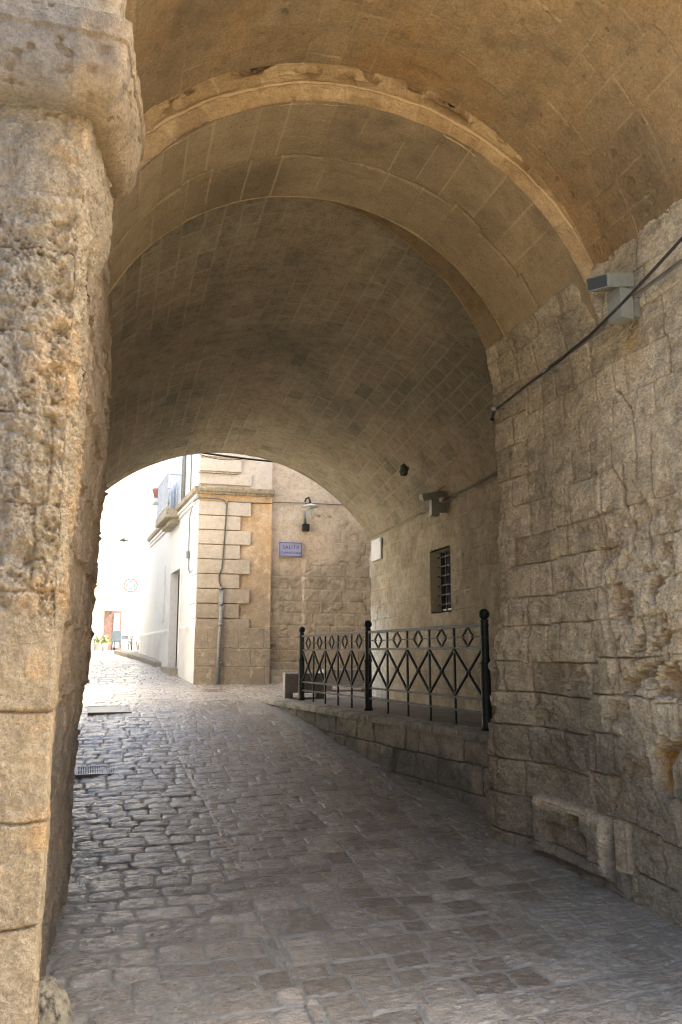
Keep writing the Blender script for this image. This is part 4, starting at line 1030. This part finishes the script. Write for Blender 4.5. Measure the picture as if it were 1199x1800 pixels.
bm = B(); bx(bm, -9.1, 14.1, -.1, 8.1, 11, 11.3); bx(bm, -9, 14, -.12, 0, 5.0, 5.2); bx(bm, -9, 14, -.12, 0, 9.4, 9.6); obj('cornice', bm, M_cream2, fh)
for (x, z) in ((1.6, 6.2), (-1.0, 6.4), (4.2, 6.2)):
    bm = B(); bx(bm, x, x+.9, -.05, .0, z, z+1.9); w_ = obj('window', bm, M_cream2, fh)
    bm = B(); bx(bm, x+.08, x+.82, -.07, -.05, z+.06, z+1.8); q = obj('pane', bm, M_pale); q.parent = w_
bm = B(); bx(bm, 1.4, 2.3, -.06, 0, .0, 2.6); obj('door', bm, M_cream2, fh)
# lantern on that house
fl_ = thing('street_lantern', 'small bracket lantern high on the cream house at the end of the street', 'street lantern', loc=(.26, 45.6, 5.95))
bm = B(); lathe(bm, [(.05, .22), (.24, .10), (.25, .07), (.08, .06)]); obj('shade', bm, M_iron2, fl_)
bm = B(); lathe(bm, [(.07, .07), (.09, 0), (.05, -.16), (.02, -.22)]); obj('glass', bm, M_shade, fl_)
bm = B(); tube(bm, [(0, 0, .2), (0, .1, .5), (0, .8, .6), (0, 1.7, .6)], .02, 6); obj('bracket', bm, M_shade, fl_)

# road sign
rs = thing('road_sign', 'round road sign with red ring and green marks in the far street', 'road sign', loc=(.56, 36, float(gz(36))))
bm = B(); tube(bm, [(0, .03, 0), (0, .03, 3.1)], .022, 8); obj('pole', bm, M_whitep, rs)
def disc(r0, r1, y, mat, name, z=2.80, par=None):
    bm = B(); n = 40; vs = []
    for yy in (y, y-.006):
        vs.append([[bm.verts.new((r*math.cos(k*2*math.pi/n), yy, z+r*math.sin(k*2*math.pi/n))) for k in range(n)] for r in (r0, r1)])
    for k in range(n):
        k2 = (k+1) % n
        for a_ in (0, 1): bm.faces.new((vs[a_][0][k], vs[a_][0][k2], vs[a_][1][k2], vs[a_][1][k]))
        for b2_ in (0, 1): bm.faces.new((vs[0][b2_][k], vs[0][b2_][k2], vs[1][b2_][k2], vs[1][b2_][k]))
    return obj(name, bm, mat, par)
fc_ = disc(.001, .295, 0, M_whitep, 'face', par=rs)
q = disc(.245, .30, -.008, M_red, 'ring'); q.parent = fc_
for an in range(4):
    bm = B()
    ca_, sa_ = math.cos(an*math.pi/2), math.sin(an*math.pi/2); px_, pz_ = ca_*.15, sa_*.15
    w1, w2 = (.035, .055) if an % 2 == 0 else (.055, .035)
    bx(bm, px_-w1, px_+w1, -.014, -.006, 2.80+pz_-w2, 2.80+pz_+w2, bev=.003)
    q = obj('mark', bm, M_teal); q.parent = fc_
bm = B(); bx(bm, -.03, .03, -.014, -.006, 2.76, 2.84); q = obj('centre_mark', bm, M_pale); q.parent = fc_

# left street house: mostly hidden wall added for bounce light, small balcony edge
lh = thing('street_house', 'pale house along the left of the street with a bluish balcony', 'house', loc=(-1.8, 26, -.3))
bm = B(); bx(bm, -9, -1.75, 14.8, 38, -1, 5.8); child(obj('wall', bm, M_cream), lh)
bm = B(); bx(bm, -1.75, -.86, 29.3, 30.8, 4.35, 4.5); b3 = child(obj('balcony', bm, M_pale), lh)
bm = B(); bx(bm, -.90, -.87, 29.3, 30.8, 4.5, 5.5); bx(bm, -1.75, -.9, 29.3, 29.33, 4.5, 5.5); q = obj('balcony_screen', bm, M_pale); q.parent = b3
# unseen house added on the right to keep direct sun out of the court
rh = thing('sun_blocking_house', 'unseen plain stone house added to keep the sun off the little court beyond the gate', 'house', loc=(7.5, 17, -.7))
bm = B(); bx(bm, 6.6, 12, 14.7, 18.95, -1, 7.4); child(obj('wall', bm, M_shell), rh)
bm = B(); bx(bm, 6.57, 6.6, 16.2, 17.1, 1.2, 2.6); child(obj('window', bm, M_pane), rh)

# cafe chairs, table, plants
def chair(name='cafe_chair'):
    t = thing(name, 'x', 'chair', 'woven chairs round the far cafe table')
    bm = B(); bx(bm, -.23, .23, -.23, .23, .42, .47, bev=.02); obj('seat', bm, M_chair, t)
    bm = B(); bx(bm, -.23, .23, .20, .25, .47, 1.0, bev=.02); obj('backrest', bm, M_chair, t)
    for sx_ in (-1, 1):
        for sy_ in (-1, 1):
            bm = B(); tube(bm, [(sx_*.20, sy_*.20, .43), (sx_*.23, sy_*.23, 0)], .02, 6); obj('leg', bm, M_leg, t)
    return t
def copy_tree(o):
    c_ = o.copy(); C.objects.link(c_)
    for ch in o.children:
        d_ = ch.copy(); C.objects.link(d_); d_.parent = c_
        for g_ in ch.children:
            e_ = g_.copy(); C.objects.link(e_); e_.parent = d_
    return c_
c0 = chair()
spots = [(.98, 44.6, R(80), 'blue grey cafe chair at the right end of the far tables'), (1.22, 45.6, R(60), 'blue grey cafe chair behind the rightmost one'), (.15, 44.4, R(170), 'dark cafe chair on the near side of the far table')]
for i, (x, y, rz, lab) in enumerate(spots):
    o = c0 if i == 0 else copy_tree(c0)
    o.location = (x, y, float(gz(y))); o.rotation_euler = (0, 0, rz); o['label'] = lab
tb = thing('cafe_table', 'small cafe table with a pale cloth in the far sunlit square', 'table', loc=(.45, 45.0, float(gz(45))))
bm = B(); bx(bm, -.55, .5, -.4, .4, .72, .76, bev=.01); bx(bm, -.56, .51, -.41, .41, .58, .715); obj('tabletop', bm, M_bench, tb)
for sx_ in (-1, 1):
    for sy_ in (-1, 1):
        bm = B(); tube(bm, [(sx_*.42, sy_*.3, .6), (sx_*.42, sy_*.3, 0)], .025, 6); obj('leg', bm, M_leg, tb)
def plant(x, y, s_, label):
    t = thing('potted_plant', label, 'potted plant', 'yellow green potted plants in the far square', loc=(x, y, float(gz(y))))
    bm = B(); lathe(bm, [(.12, 0), (.17, .3), (.19, .3), (.19, .34), (.15, .34)]); obj('pot', bm, M_planter, t)
    bm = B(); rr_ = random.Random(int(x*100))
    for k_ in range(220):
        an = rr_.uniform(0, 6.28); el = rr_.uniform(-.2, 1.4); rad_ = rr_.uniform(.1, .42)*s_
        p = Vector((math.cos(an)*math.cos(el)*rad_, math.sin(an)*math.cos(el)*rad_, .40+math.sin(el)*rad_*1.1))
        u = Vector((rr_.uniform(-1, 1), rr_.uniform(-1, 1), rr_.uniform(-1, 1))).normalized()*.06; v = u.cross(Vector((rr_.uniform(-1, 1), rr_.uniform(-1, 1), rr_.uniform(-1, 1)))).normalized()*.025
        bm.faces.new([bm.verts.new(q) for q in (p-u, p+v, p+u, p-v)])
    obj('foliage', bm, M_leaf, t)
plant(-.85, 43.5, .8, 'leftmost low yellow green plant beside the far square'); plant(-.45, 43.0, .8, 'yellow green plant in a tan pot next to the far tables')

bpy.context.view_layer.update()
# unseen house added behind the viewer to hold back sky and bounce warm light
oh = thing('sky_blocking_house', 'unseen ochre house added across the open space to block sky and bounce warm light', 'house', loc=(1.5, -9, -1.75))
bm = B(); bx(bm, -16, 16, -8, 0, 0, 8.5); obj('wall', bm, plain('ochre house plaster', (.34, .26, .17), .9, 0, .1, 3, .004), oh)
bm = B(); bx(bm, -16.2, 16.2, -8.2, .2, 8.5, 8.7); obj('roof', bm, M_shell, oh)
for x_ in (-9, -3, 3, 9):
    bm = B(); bx(bm, x_-.6, x_+.6, .0, .05, 3.6, 5.4); w_ = obj('window', bm, M_white, oh)
    bm = B(); bx(bm, x_-.5, x_+.5, .05, .07, 3.7, 5.3); q = obj('pane', bm, M_pane); q.parent = w_
# put sub-parts of moved parents back where they were modelled
for o in list(S.objects):
    p = o.parent
    if p is not None and p.parent is not None and p.parent.type == 'EMPTY' and p.matrix_parent_inverse != Matrix.Identity(4):
        pass
